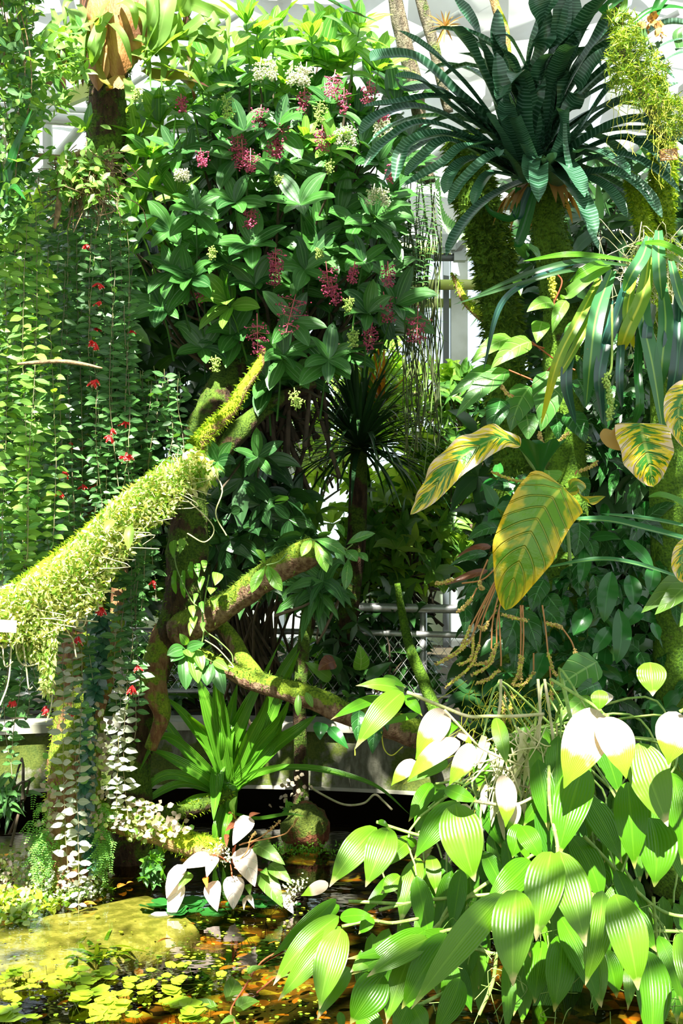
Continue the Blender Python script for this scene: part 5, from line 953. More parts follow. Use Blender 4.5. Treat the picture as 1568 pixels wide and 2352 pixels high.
# long arching grey-green blades
for (pl, w_, lb) in [([(1600,1245),(1480,1215),(1400,1197),(1302,1192)],30,'upper long arching blade leaf pointing left at the right edge'),([(1570,1330),(1460,1296),(1370,1286),(1240,1306)],18,'lower long arching blade leaf below the blotched leaf'),([(1600,1215),(1500,1195),(1380,1180)],18,'dark blade just above the long arching blade leaf'),([(1600,1190),(1560,1155),(1520,1140),(1488,1142)],28,'short bright green blade entering from the right edge')]:
    mb = MB(); mb.path(smooth([P(x, y, 3.9) for x, y in pl], 9), UP + TOCAM * .6, S(w_, 3.9), 'strap', fold=.35, nu=6); o = mb.build('blade_leaf', M['crin'] if 'bright' in lb else M['strap']); origin(o, P(*pl[0], 3.9)); tag(o, lb, 'leaf')

# veined-leaf climbers
def leaves(t, L, Y, dflt, nu=8, arc=.12, jit=.12, shape='ovate'):
    for s_ in L:
        a, b, w_ = s_[:3]; ma = s_[3] if len(s_) > 3 else dflt; Yy = Y + r.uniform(-.06, .06); mb = MB()
        mb.span(P(*a, Yy), P(*b, Yy - .05), TOCAM + UP * .55 + rv(r, jit), S(w_ * 1.06, Yy), shape, arc=arc, side=r.uniform(-.06, .06), fold=.16, wave=.02, nu=nu, nv=12); mb.build('leaf', M[ma], t)
def stems(t, Ls, Y, mat='orangestem', rad=.003, part='stem'):
    mb = MB()
    for pl in Ls: mb.tube([P(x, y, Y) for x, y in pl], rad, 6, sm=6, cap=False)
    mb.build(part, M[mat], t)
t = thing('veined_leaf_climber', P(1240, 800, 4.6), 'climber with light-veined pointed leaves below the bromeliad trunk', 'plant')
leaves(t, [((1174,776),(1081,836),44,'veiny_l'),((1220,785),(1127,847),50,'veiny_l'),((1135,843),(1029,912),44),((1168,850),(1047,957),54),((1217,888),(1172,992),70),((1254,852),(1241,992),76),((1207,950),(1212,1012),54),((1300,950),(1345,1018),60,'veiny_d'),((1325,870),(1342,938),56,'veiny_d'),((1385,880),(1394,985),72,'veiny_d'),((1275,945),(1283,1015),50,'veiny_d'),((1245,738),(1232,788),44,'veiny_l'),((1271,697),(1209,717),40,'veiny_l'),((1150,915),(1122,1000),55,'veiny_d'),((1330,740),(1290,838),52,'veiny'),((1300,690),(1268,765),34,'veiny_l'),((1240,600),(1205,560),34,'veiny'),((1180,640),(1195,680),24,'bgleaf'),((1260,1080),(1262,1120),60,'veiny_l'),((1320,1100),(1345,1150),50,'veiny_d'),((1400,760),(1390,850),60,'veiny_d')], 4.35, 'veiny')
stems(t, [[(1254,855),(1300,800),(1320,740)],[(1220,785),(1280,830),(1320,850)],[(1168,850),(1240,880),(1260,890)],[(1174,776),(1250,800)],[(1275,945),(1290,880)],[(1217,888),(1260,870)],[(1270,700),(1290,650),(1280,630)]], 4.5, 'redstem')
t = thing('glossy_leaf_climber', P(1250, 1300, 4.5), 'dark glossy veined leaves clustered below the huge blotched leaf', 'plant')
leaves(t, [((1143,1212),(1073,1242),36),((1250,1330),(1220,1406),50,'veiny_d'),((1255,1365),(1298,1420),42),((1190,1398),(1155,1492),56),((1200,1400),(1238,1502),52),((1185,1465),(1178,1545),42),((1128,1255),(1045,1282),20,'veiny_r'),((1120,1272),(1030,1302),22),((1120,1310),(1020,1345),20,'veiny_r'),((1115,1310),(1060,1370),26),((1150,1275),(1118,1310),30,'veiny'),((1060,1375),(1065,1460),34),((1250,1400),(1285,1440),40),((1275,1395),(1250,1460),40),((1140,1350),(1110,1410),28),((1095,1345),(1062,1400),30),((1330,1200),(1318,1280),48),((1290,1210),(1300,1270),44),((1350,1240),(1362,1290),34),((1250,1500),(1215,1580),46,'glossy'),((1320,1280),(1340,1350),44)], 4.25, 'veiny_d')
t = thing('hanging_tongue_leaves', P(1400, 1300, 4.5), 'hanging tongue-shaped dark leaves in the shade at right', 'plant')
leaves(t, [((1405,1312),(1387,1430),44),((1420,1398),(1415,1525),44),((1362,1320),(1366,1422),38,'veiny_d'),((1345,1395),(1316,1460),42),((1472,1392),(1432,1440),40),((1445,1320),(1455,1392),40),((1330,1310),(1332,1370),28,'veiny_d'),((1400,1440),(1360,1500),34),((1340,1260),(1330,1340),30),((1500,1300),(1490,1360),36),((1500,1430),(1512,1470),24),((1430,1240),(1500,1310),30)], 4.3, 'glossy', shape='ell')
t = thing('veined_leaf_fan', P(1560, 1330, 4.2), 'fan of matt olive veined leaves at the right edge, over the tongue leaves', 'plant')
leaves(t, [((1580,1320),(1472,1408),54,'olive'),((1585,1335),(1503,1412),52,'olive'),((1600,1360),(1560,1440),50,'olive')], 4.0, 'olive')
t = thing('ribbed_round_leaf_plant', P(1370, 1540, 4.2), 'plant with broad glossy ribbed leaves just above the canes', 'plant')
leaves(t, [((1372,1520),(1268,1586),84,'veiny'),((1377,1570),(1315,1598),40,'veiny_d'),((1330,1592),(1258,1635),40,'veiny'),((1352,1598),(1275,1662),38,'veiny_l'),((1375,1600),(1305,1652),34,'veiny_l'),((1395,1590),(1372,1632),42,'pinkish'),((1330,1600),(1290,1610),30,'veiny_l')], 3.95, 'veiny')
t = thing('arrow_leaf_seedling', P(825, 1545, 5.6), 'upright arrow-shaped veined leaves behind the lower branch', 'plant')
leaves(t, [((826,1540),(824,1480),40,'veiny_l'),((760,1560),(700,1520),34,'bgleaf'),((840,1560),(900,1520),34,'bgdark'),((780,1545),(740,1500),40,'bgdark'),((860,1580),(880,1560),40,'veiny_r'),((770,1520),(730,1540),40,'veiny_r')], 5.5, 'veiny')
t = thing('veined_leaf_pair', P(835, 1640, 4.9), 'dark veined hanging leaves below the lower branch, before the pond wall', 'plant')
leaves(t, [((825,1630),(822,1708),36,'veiny_d'),((865,1660),(855,1732),38,'veiny_d'),((880,1620),(890,1680),30,'veiny_d'),((740,1660),(735,1700),36,'glossy'),((755,1670),(800,1720),30,'glossy')], 4.8, 'veiny_d')
stems(t, [[(875,1680),(882,1720),(900,1735),(925,1715)],[(815,1715),(815,1735)]], 4.8, 'spike', .0025)
# flower tassels
TT = thing('tassel_flowered_plant', P(1150, 1340, 4.2), 'bunch of reddish stalks ending in beaded yellow flower tassels', 'plant')
TS = [([(1150,1310),(1128,1350),(1080,1440)],[(1080,1440),(1055,1490),(1000,1528)]),([(1150,1310),(1120,1380),(1075,1480)],[(1078,1470),(1050,1500),(1012,1520)]),([(1155,1310),(1105,1400),(1085,1460)],[(1086,1460),(1082,1510),(1052,1528)]),([(1150,1320),(1110,1420),(1100,1480)],[(1100,1480),(1080,1530),(1025,1577)]),([(1155,1330),(1132,1420),(1128,1490)],[(1135,1492),(1120,1520),(1086,1528)]),([(1160,1340),(1142,1420),(1140,1480)],[(1140,1480),(1125,1525),(1085,1550)]),([(1145,1400),(1150,1500),(1150,1530)],[(1145,1540),(1120,1560),(1095,1570)]),([(1195,1390),(1196,1450),(1195,1510)],[(1195,1505),(1190,1545),(1178,1572)]),([(1200,1390),(1202,1460),(1200,1510)],[(1200,1510),(1195,1545),(1196,1562)]),([(1225,1500),(1225,1540)],[(1225,1545),(1205,1570),(1178,1575)]),([(1245,1390),(1252,1440),(1258,1500)],[(1258,1500),(1275,1550),(1300,1553),(1320,1530),(1320,1495)]),([(1285,1435),(1310,1470),(1320,1495)],[(1320,1495),(1322,1510)]),([(1200,1390),(1196,1410),(1198,1420)],[(1155,1412),(1180,1420),(1210,1425)]),([(1250,1430),(1270,1440)],[(1255,1432),(1280,1438),(1288,1442)]),([(1120,1285),(1105,1320),(1100,1340)],[(1100,1335),(1104,1350),(1108,1352)]),([(1150,1290),(1110,1330),(1060,1340)],[(1040,1330),(1020,1338),(1000,1340)]),([(1095,1350),(1080,1380)],[(1082,1375),(1065,1395),(1052,1405)]),([(1140,1400),(1120,1430)],[(1100,1440),(1112,1445),(1120,1430)]),([(1240,1000),(1245,1030)],[(1246,1020),(1240,1005),(1238,995)]),([(1250,1040),(1252,1030)],[(1252,1028),(1280,1015),(1302,996)]),([(1320,1090),(1325,1080)],[(1330,1082),(1350,1075),(1371,1063)]),([(1240,1090),(1220,1100)],[(1235,1092),(1190,1105),(1130,1085)]),([(1180,910),(1170,905)],[(1172,912),(1160,900),(1152,888)]),([(1160,1580),(1158,1600)],[(1158,1600),(1155,1640),(1160,1680)]),([(1175,1590),(1175,1610)],[(1175,1600),(1172,1630),(1170,1660)]),([(1262,1530),(1264,1560)],[(1265,1560),(1266,1590),(1266,1620)])]
for st, sp in TS:
    mb = MB(); mb.tube([P(x, y, 4.12) for x, y in st], .0028, 6, sm=6, cap=False); s_ = mb.build('flower_stalk', M['orangestem'], TT)
    mb = MB(); q = smooth([P(x, y, 4.08) for x, y in sp], 10); mb.tube(q, [.0048] * (len(q) - 1) + [.002], 6)
    for i, p in enumerate(q):
        for k_ in range(3): mb.blob(p + nz(rv(r) + TOCAM * .6 + UP * .3) * .0062, r.uniform(.0026, .0042), 5, 3, mi=1)
    mb.build('tassel', [M['spike'], M['spikebead']], s_) if False else mb.build('tassel', [M['spike'], M['spikebead']], TT)

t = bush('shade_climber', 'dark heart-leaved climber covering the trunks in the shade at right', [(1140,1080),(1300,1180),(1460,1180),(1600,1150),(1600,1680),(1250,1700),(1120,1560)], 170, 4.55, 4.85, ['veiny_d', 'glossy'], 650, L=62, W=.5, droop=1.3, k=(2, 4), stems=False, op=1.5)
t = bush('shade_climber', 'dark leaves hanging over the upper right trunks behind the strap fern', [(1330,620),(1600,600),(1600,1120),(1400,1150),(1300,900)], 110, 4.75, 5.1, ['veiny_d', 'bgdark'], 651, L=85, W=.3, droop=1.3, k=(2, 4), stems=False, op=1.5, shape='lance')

# ================================================================ the broad-leaved canes in the right foreground
r = random.Random(900)
def Q(o, x, y): ox, oy = {'A': (600, 1540), 'B': (1068, 1540), 'C': (600, 1900), 'D': (1068, 1900)}[o]; return ox + x / 3.136, oy + y / 3.136
def cane(label, Y, stem, Ls, w_=.006, mat='cane', name='broad_leaved_cane'):
    """Ls: (crop, x0, y0, x1, y1, width px, material, dY) in 3.136x crops of the photograph"""
    s0 = P(*stem[0][:2], Y); t = thing(name, s0, label, 'plant')
    mb = MB(); mb.tube([P(x, y, Y + (z if z else 0)) for x, y, z in stem], w_, 8, sm=8, cap=True)
    q = smooth([P(x, y, Y + (z if z else 0)) for x, y, z in stem], 3)
    for p in q[1:-1:2]: mb.blob(p, (w_ * 1.35, w_ * 1.35, w_ * .8), 8, 4)
    mb.build('cane', M[mat], t)
    for e in Ls:
        c, x0, y0, x1, y1, w2 = e[:6]; ma = {None: 'ginger', 'g': 'ginger', 'p': 'ginger_p', 'w': 'ginger_glare'}[e[6] if len(e) > 6 else None]; dY = e[7] if len(e) > 7 else 0.
        Yb = Y + dY + r.uniform(-.02, .02); a = P(*Q(c, x0, y0), Yb); b = P(*Q(c, x1, y1), Yb - math.hypot(x1 - x0, y1 - y0) / 3.136 / F * Yb * r.uniform(.32, .58)); L = np.linalg.norm(b - a)
        mb = MB(); mb.span(a, b, TOCAM + UP * .55 + np.array([r.uniform(-.25, .25), 0, 0]), S(w2 * 1.05 / 3.136, Yb), 'ginger', arc=r.uniform(.08, .18), side=r.uniform(-.04, .04), fold=r.uniform(-.05, .25), wave=.012, wf=5, nu=12, nv=20, twist=r.uniform(-.25, .25)); mb.build('leaf', M[ma], t)
cane('arching cane reaching left with cream and green leaves at its tip', 3.55, [(1248,1640,.05),(1180,1645,0),(1120,1645,0),(1075,1645,0),(1020,1625,0),(935,1590,-.05)],
     [('A',1030,150,680,110,110,'p'),('A',1020,155,675,565,170,'p',-.03),('A',860,190,500,355,80,None,.03),('A',1030,180,1160,330,80),('A',880,40,1040,125,60),('A',1130,315,870,400,50,None,.04)], .0055, 'canep')
cane('cane with three leaves coloured cream for sun glare, pointing down left', 3.5, [(1200,1760,.05),(1150,1740,0),(1100,1715,0),(1085,1700,-.02),(1020,1630,-.02)],
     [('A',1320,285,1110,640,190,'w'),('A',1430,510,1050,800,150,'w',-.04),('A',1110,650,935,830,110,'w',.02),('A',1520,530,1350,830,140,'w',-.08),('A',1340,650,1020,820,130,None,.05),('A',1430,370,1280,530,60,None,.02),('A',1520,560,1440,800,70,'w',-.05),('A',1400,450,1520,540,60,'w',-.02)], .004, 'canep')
cane('cane with two huge cream-topped oval leaves at right', 3.3, [(1265,1560,.2),(1330,1600,.1),(1370,1625,0),(1385,1640,0),(1396,1645,-.02)],
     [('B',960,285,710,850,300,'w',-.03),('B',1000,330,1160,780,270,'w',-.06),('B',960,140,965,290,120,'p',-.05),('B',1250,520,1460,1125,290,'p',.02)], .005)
cane('cane hung with dark green drooping leaves below the cream-topped pair', 3.4, [(1290,1560,.2),(1310,1650,.1),(1330,1740,.05),(1345,1800,0)],
     [('B',850,690,660,1370,255,None,-.02),('B',1170,800,1220,1430,225,None,0),('B',1330,1060,1360,1560,280,None,-.02),('B',1500,760,1560,1400,180,None,.08),('B',870,900,1130,1390,210,None,.08),('B',640,840,420,1120,150,None,.12),('B',560,1030,400,1200,110,None,.14)], .006)
cane('cane at the right edge with a rounded cream leaf and a half-bleached leaf', 3.1, [(1620,1600,.1),(1590,1620,0),(1560,1635,0)],
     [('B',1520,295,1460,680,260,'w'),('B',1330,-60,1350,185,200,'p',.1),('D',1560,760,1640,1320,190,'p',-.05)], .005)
cane('cane bearing a broad pale-topped leaf at the centre of the clump', 3.35, [(1245,1820,.15),(1180,1850,.05),(1120,1845,0),(1090,1840,-.02)],
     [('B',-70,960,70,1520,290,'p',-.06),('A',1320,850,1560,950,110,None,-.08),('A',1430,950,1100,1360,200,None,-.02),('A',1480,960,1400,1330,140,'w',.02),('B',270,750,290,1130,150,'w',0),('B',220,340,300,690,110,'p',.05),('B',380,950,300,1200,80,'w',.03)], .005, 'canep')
cane('short cane with a pair of small notched bright leaves', 3.3, [(1200,1900,.1),(1185,1905,0),(1190,1895,-.02)],
     [('B',400,1110,340,1350,150,None,-.02),('B',400,1120,555,1365,150,None,-.03)], .004)
cane('cane with two large half-white leaves hanging side by side low in the clump', 3.15, [(1260,1760,.3),(1262,1850,.15),(1278,1930,.05),(1280,1962,0)],
     [('D',620,175,510,820,265,'p',-.03),('D',680,170,870,860,270,'p',-.05),('D',990,455,865,1140,210,'p',0),('D',1080,480,1245,1175,270,'p',-.06)], .005)
cane('cane with a long white-streaked leaf and an oval leaf at the bottom centre', 3.05, [(1240,1980,.2),(1190,2040,.1),(1160,2050,0),(1155,2056,0)],
     [('D',270,485,-390,1310,210,'p',-.04),('D',370,450,345,1145,285,'p',-.05),('D',370,480,470,940,140,None,.03),('D',470,240,130,560,200,None,.15),('D',260,500,150,730,120,None,.08)], .005)
cane('cane drooping left with three long leaves crowded together', 3.05, [(1180,2130,.15),(1100,2135,.05),(1040,2135,0),(1010,2142,0)],
     [('C',1340,770,1010,1310,210,None,-.03),('C',1180,740,650,1060,170,'g',.0),('C',1340,745,610,950,130,None,.05),('C',1200,800,760,1080,160,'p',-.04),('C',1080,900,900,1417,150,'p',0),('C',820,930,640,1045,110,'p',-.06),('C',880,1060,640,1417,250,None,-.08),('C',900,1000,760,1090,90,None,.02)], .005)
cane('cane low at left with a fan of striped leaves over the dark water', 3.2, [(960,2110,.1),(900,2120,.05),(850,2115,0),(785,2128,0)],
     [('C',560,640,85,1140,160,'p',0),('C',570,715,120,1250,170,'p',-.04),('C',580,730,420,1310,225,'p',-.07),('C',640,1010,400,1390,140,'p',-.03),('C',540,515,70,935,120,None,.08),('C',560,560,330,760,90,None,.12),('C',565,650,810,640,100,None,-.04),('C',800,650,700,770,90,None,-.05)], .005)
cane('cane pointing left with two big drooping leaves above the water', 3.5, [(1060,1930,.1),(1000,1925,0),(960,1918,0),(900,1900,0),(865,1888,-.02)],
     [('A',830,1130,490,1560,190,'p',.0),('A',920,1130,750,1560,210,'p',-.04),('A',840,1085,920,1130,40,None,-.04),('A',1090,1200,840,1440,120,'p',.06),('A',1110,1260,1040,1200,60,None,.02)], .005)
cane('cane behind with narrow dark leaves beside the clump of pale stems', 3.7, [(1130,1860,.1),(1060,1800,0),(1000,1800,0)],
     [('A',1230,810,1060,1090,120,None,0),('A',1320,830,1180,970,110,None,.04),('A',1190,980,1110,1180,100,None,.05),('A',1310,880,1250,970,70,None,.08),('C',1140,220,1000,710,150,'p',-.1),('C',1220,200,1260,490,110,'p',-.05),('C',1000,350,860,480,110,'p',0),('C',480,400,285,495,90,'w',0),('C',940,340,700,650,90,None,.06),('C',1520,280,1330,440,90,None,-.05)], .004)
cane('hidden cane at the bottom with shaded leaves behind the sunlit ones', 3.35, [(1350,2000,.2),(1360,2050,.1),(1365,2100,0)],
     [('D',700,780,640,1330,220,None,.05),('D',560,820,500,1270,200,None,.1),('D',680,640,970,1290,180,None,.04),('D',860,780,980,1300,170,'p',.0),('D',1010,880,1090,1230,150,None,.02),('D',1180,980,1170,1320,90,'p',.0),('D',1300,880,1330,1600,250,None,-.05),('D',1390,780,1560,1280,130,None,.04),('D',300,950,290,1500,110,None,.05),('D',900,300,1000,500,180,None,.2),('D',1100,420,1280,800,200,None,.2),('D',760,60,980,560,200,None,.18),('D',1150,560,1380,900,170,None,.12)], .005)
cane('cane whose leaves dip out of the picture at the bottom left of the clump', 3.1, [(1060,2260,.1),(1000,2290,0),(960,2310,0)],
     [('C',1050,1290,960,1500,140,None,0),('C',1090,1280,1200,1480,140,None,0),('C',1430,1090,1240,1490,170,None,.04),('C',700,1340,900,1500,170,None,.1),('C',560,1330,580,1460,60,None,.15),('D',-60,1000,-150,1300,120,None,.1)], .005)
# filler leaves in the shade behind
t = thing('cane_thicket', P(1270, 1700, 3.9), 'shaded mass of cane leaves and stems filling the clump behind the sunlit leaves', 'plant'); mb = MB(); st = MB()
for c in fill([(1120,1640),(1250,1600),(1568,1700),(1590,2200),(1300,2240),(1000,2200),(780,2250),(830,2140),(960,2000),(1080,1800)], 120, 3.45, 4.0, 905):
    L = S(r.uniform(110, 170), 3.7); d = nz(np.array([r.uniform(-.6, .6), -.5, -1])); mb.leaf(c, d, TOCAM + UP * .4 + rv(r, .25), L, L * .34, 'ginger', droop=.4, fold=.15, nu=4, nv=10)
    if r.random() < .4: st.tube([c, c + np.array([r.uniform(-.1, .1), .1, .15]), P(1260 + r.uniform(-80, 80), 1680, 3.95)], [.003, .004, .005], 5, sm=5, cap=False)
mb.build('foliage', M['ginger'], t); st.build('stems', M['cane'], t)
t = thing('dead_stem_bundle', P(1250, 1640, 3.7), 'bleached dead stems and aerial roots glaring white in the middle of the cane clump', 'plant'); mb = MB()
BP = [[(1245,1640),(1220,1710),(1180,1760),(1155,1790)],[(1240,1650),(1235,1720),(1220,1790),(1222,1820)],[(1250,1560),(1262,1640),(1270,1710),(1262,1790),(1240,1850)],[(1235,1560),(1240,1640),(1232,1700)],[(1150,1560),(1148,1620),(1140,1660)],[(1220,1740),(1160,1770),(1130,1780)],[(1270,1720),(1255,1810),(1250,1920)],[(1100,1730),(1150,1760),(1200,1770)]]
for pl in BP: mb.tube([P(x, y, 3.6) for x, y in pl], .0045, 6, sm=6, cap=False)
for k in range(110):
    a = P(r.uniform(1110, 1290), r.uniform(1660, 1830), 3.6 + r.uniform(-.1, .1)); d = np.array([r.gauss(0, .06), r.gauss(0, .05), -r.uniform(.02, .16)]); mb.tube([a, a + d * .5 + rv(r, .012), a + d], r.uniform(.001, .003), 4, sm=4, cap=False)
for k in range(26):
    a = P(r.uniform(1100, 1290), r.uniform(1680, 1860), 3.58); mb.leaf(a, (r.uniform(-.5, .5), -.2, -1), TOCAM + rv(r, .3), S(r.uniform(50, 110), 3.6), S(18, 3.6), 'sword', droop=.3, wave=.1, nu=2, nv=6)
mb.build('dead_stems', M['canep'], t, kind='stuff')
mb = MB()
for k in range(130):
    a = P(r.uniform(1060, 1290), r.uniform(1560, 1780), 4.2 + r.uniform(-.15, .1)); d = np.array([r.gauss(0, .07), r.gauss(0, .05), -r.uniform(.03, .2)]); mb.tube([a, a + d * .5 + rv(r, .02), a + d], .0012, 4, sm=3, cap=False)
mb.build('fine_roots', M['spike'], t, kind='stuff')
t = thing('floating_stem_raft', P(1080, 2130, 3.6), 'criss-crossed old cane stems lying low over the dark water', 'plant'); mb = MB()
for pl in [[(980,2150),(1050,2080),(1130,2020),(1230,1960)],[(870,2090),(960,2070),(1060,2060),(1180,2050)],[(800,2070),(900,2075),(1000,2080)],[(1000,2150),(1020,2100),(1060,2040)],[(960,2210),(1080,2180),(1140,2190),(1200,2160)],[(1568,2140),(1500,2140),(1470,2160),(1400,2120)],[(1330,1960),(1400,2050),(1470,2150)],[(1140,2190),(1130,2260),(1100,2330)],[(1340,1920),(1500,2080),(1600,2110)],[(1500,2060),(1510,2180),(1530,2330)]]:
    mb.tube([P(x, y, 3.5) for x, y in pl], .0055, 7, sm=7, cap=False)
for k in range(70):
    a = P(r.uniform(1040, 1560), r.uniform(2080, 2330), 3.45); mb.tube([a, a + rv(r, .04), a + rv(r, .06) - UP * .05], .0012, 4, sm=4, cap=False)
mb.build('old_stems', M['cane'], t, kind='stuff')

# ================================================================ sword-leaved plant over the water
t = thing('sword_leaved_pond_plant', P(505, 1960, 5.55), 'large bright green sword-leaved plant rising from the pond behind the roots', 'plant')
CR = [([(515,1800),(480,1720),(420,1640),(372,1596)],30),([(520,1790),(500,1690),(475,1610),(452,1555)],46),([(525,1780),(515,1680),(505,1600),(495,1530)],44),([(530,1780),(545,1690),(570,1620),(592,1568)],42),([(535,1790),(570,1700),(600,1640),(618,1585)],34),([(540,1800),(590,1720),(640,1660),(668,1600)],34),([(540,1810),(620,1730),(680,1680),(726,1642)],40),([(510,1810),(470,1760),(400,1700),(360,1700),(318,1775)],26),([(505,1815),(460,1780),(390,1740),(340,1720)],30),([(500,1820),(450,1790),(380,1780),(330,1820),(305,1900)],26),([(545,1810),(620,1770),(700,1764),(790,1780),(870,1810),(940,1870)],18),([(540,1815),(580,1780),(640,1762),(665,1755)],20),([(525,1760),(520,1700),(530,1640),(545,1570)],40),([(508,1745),(500,1780),(496,1830),(490,1885)],36),([(505,1830),(440,1840),(380,1900),(362,1990),(345,2060)],34),([(515,1850),(500,1900),(492,1960)],26),([(530,1850),(520,1900),(512,1960)],24),([(520,1800),(440,1740),(380,1660),(340,1640)],24),([(530,1790),(530,1720),(560,1650),(640,1480)],30),([(540,1870),(590,1880),(660,1870),(700,1875)],10),([(500,1820),(420,1800),(350,1830),(300,1880)],22),([(540,1790),(600,1700),(650,1580),(690,1490)],28),([(520,1790),(480,1700),(450,1660),(430,1640)],30),([(535,1800),(590,1750),(630,1700),(650,1640)],30)]
for (pl, w_) in CR:
    mb = MB(); n = len(pl); mb.path(smooth([P(x, y, 5.5 - .25 * (i / (n - 1)) * r.uniform(.2, 1.)) for i, (x, y) in enumerate(pl)], 9), TOCAM + UP * .35 + rv(r, .15), S(w_ * .92, 5.45), 'sword', fold=.6, nu=8, twist=r.uniform(-.35, .35)); mb.build('leaf', M['crin'], t)
mb = MB(); mb.tube([P(528, 1800, 5.5), P(525, 1870, 5.52), P(505, 1960, 5.55)], [.04, .035, .03], 12, sm=5); mb.build('stem', M['crin'], t)
for (pl, w_, lb) in [([(615,1660),(640,1560),(690,1480),(700,1440)],26,'tall upright blade standing alone behind the lower branch')]:
    mb = MB(); mb.path(smooth([P(x, y, 5.9) for x, y in pl], 6), TOCAM, S(w_, 5.9), 'sword', fold=.3, nu=4); o = mb.build('blade_leaf', M['crin']); origin(o, P(*pl[0], 5.9)); tag(o, lb, 'leaf')

# ================================================================ the plant on the end of the root, sun glare painted into its pale leaves
def Q7(x, y): return 300 + x / 3.136, 1750 + y / 3.136
t = thing('glare_painted_plant', P(*Q7(740, 720), 4.78), 'plant with glare-painted pink leaves and red stalks on the end of the thick root', 'plant')
for (x0, y0, x1, y1, w_, ma, nn) in [(760,400,765,248,118,'veiny_l',None),(860,395,735,603,140,'pinkish',None),(790,620,895,900,180,'pinkish',None),(745,820,738,1065,160,'pinkish',None),(590,858,625,1078,142,'pinkish',None),(580,690,350,770,125,'pinkish',None),(385,740,258,985,130,'pinkish',None),(360,860,276,1172,120,'pinkish',None),(610,680,548,832,95,'pinkish',None),(890,590,1112,742,125,'olive',None),(1000,735,1165,880,110,'olive',None),(935,800,1095,1050,150,'olive',None),(1080,950,1172,1095,100,'pinkish',None),(840,960,890,1055,50,'pinkish',None),(830,975,815,1070,36,'pinkish',None),(850,400,935,370,40,'veiny_r',None),(770,430,680,500,60,'veiny_r',None),(690,520,690,620,40,'veiny_r',None),(745,410,700,370,60,'veiny_r',None),(540,830,550,910,50,'orangeleaf',None),(435,800,340,925,80,'olive',None),(850,880,860,960,60,'olive',None),(950,780,990,820,60,'veiny_l',None)]:
    mb = MB(); mb.span(P(*Q7(x0, y0), 4.74), P(*Q7(x1, y1), 4.66), TOCAM + UP * .6 + rv(r, .15), S(w_ * 1.05 / 3.136, 4.7), 'ovate', arc=.12, fold=.15, wave=.02, nu=8, nv=12); mb.build('leaf', M[ma], t)
mb = MB()
for (x0, y0, x1, y1) in [(740,730,755,600),(730,730,740,620),(720,740,730,830),(740,740,890,600),(745,760,1080,960),(740,740,1160,860),(745,740,1100,830),(560,780,540,830),(700,720,590,670),(740,740,900,560),(740,600,740,560)]:
    mb.tube([P(*Q7(x0, y0), 4.78), P(*Q7((x0 + x1) / 2, (y0 + y1) / 2 - 12), 4.76), P(*Q7(x1, y1), 4.73)], .003, 5, sm=5, cap=False)
mb.build('petioles', M['redstem'], t)
for pl in [[(780,600),(930,545),(1080,425)],[(800,590),(1080,530),(1150,480),(1200,410)],[(750,740),(840,640),(860,560),(900,510)]]:
    mb = MB(); q = smooth([P(*Q7(x, y), 4.7) for x, y in pl], 9); mb.tube(q, .0028, 5)
    for p in q[-7:]:
        for k_ in range(5): mb.blob(p + rv(r, .004), .0028, 5, 3, mi=1)
    mb.build('flower_spike', [M['orangestem'], M['spikebead']], t)
for cxy in ((640, 620), (700, 690), (1150, 930), (1140, 1000), (1220, 875)):
  mb = MB()
  for k in range(44):
    x, y = cxy; p = P(*Q7(x + r.gauss(0, 28), y + r.gauss(0, 26)), 4.68 + r.uniform(-.05, .05)); mb.leaf(p, rv(r), rv(r) + UP, r.uniform(.008, .02), .008, 'ell', nu=1, nv=2)
  mb.build('white_flower_spray', M['creamflower'], t)

# ================================================================ in and around the water
def Wp(px, py, z=0.): Y = F * (CAMZ - z) / (py - 1176); return P(px, py, Y)
r = random.Random(1000)
# submerged block
mb = MB(); n = 30; Fc, UV = _grid(n, 24)
a = Wp(-120, 2208, -.03); b = Wp(388, 2092, -.02); ax = nz(b - a); L = np.linalg.norm(b - a); sd_ = nz(np.cross(UP, ax)); V = []
for j in range(25):
    th = 2 * math.pi * j / 24
    for i in range(n + 1):
        f = i / n; c = a * (1 - f) + b * f; R = 1 + .05 * mnoise.noise(Vector((f * 9, th * 2, 1))); sx = abs(math.cos(th)) ** .5 * math.copysign(1, math.cos(th)); sz = abs(math.sin(th)) ** .6 * math.copysign(1, math.sin(th))
        V.append(c + sd_ * sx * .27 * R + UP * (sz * .07 * R - .055))
mb.add(np.array(V), Fc, UV); t = thing('sunken_stone_trough', (a + b) / 2 - UP * .1, 'long algae-coated stone block lying just under the water at lower left', 'stone'); mb.build('stone', M['stone'], t)
mb = MB(); c = b + ax * .005 - UP * .05; e1, e2 = sd_, UP; n2 = 24; Fc, UV = _grid(n2, 2); V = []
for j in range(3):
    for i in range(n2 + 1):
        th = 2 * math.pi * i / n2; V.append(c + ax * (.004 * (2 - j)) + e1 * math.cos(th) * .22 * j / 2 + e2 * math.sin(th) * .06 * j / 2)
mb.add(np.array(V), Fc, UV); mb.build('end_face', M['stonegrey'], t)
t2 = thing('sunken_stone', Wp(366, 2130, -.10), 'small grey stone under water beyond the end of the long block', 'stone'); mb = MB(); mb.blob(Wp(366, 2128, -.05), (.075, .05, .06), 14, 10, bump=.2, bf=9); mb.build('rock', M['stonegrey'], t2)
t3 = thing('mossy_red_stone', Wp(700, 1950, -.02), 'lumpy red-brown mossy stone at the foot of the dark post trunk', 'stone'); mb = MB(); c = Wp(700, 1945, 0); mb.blob(c + UP * .10, (.115, .11, .115), 26, 20, bump=.3, bf=9, seed=2); mb.build('rock', M['redstone'], t3)
mb = MB()
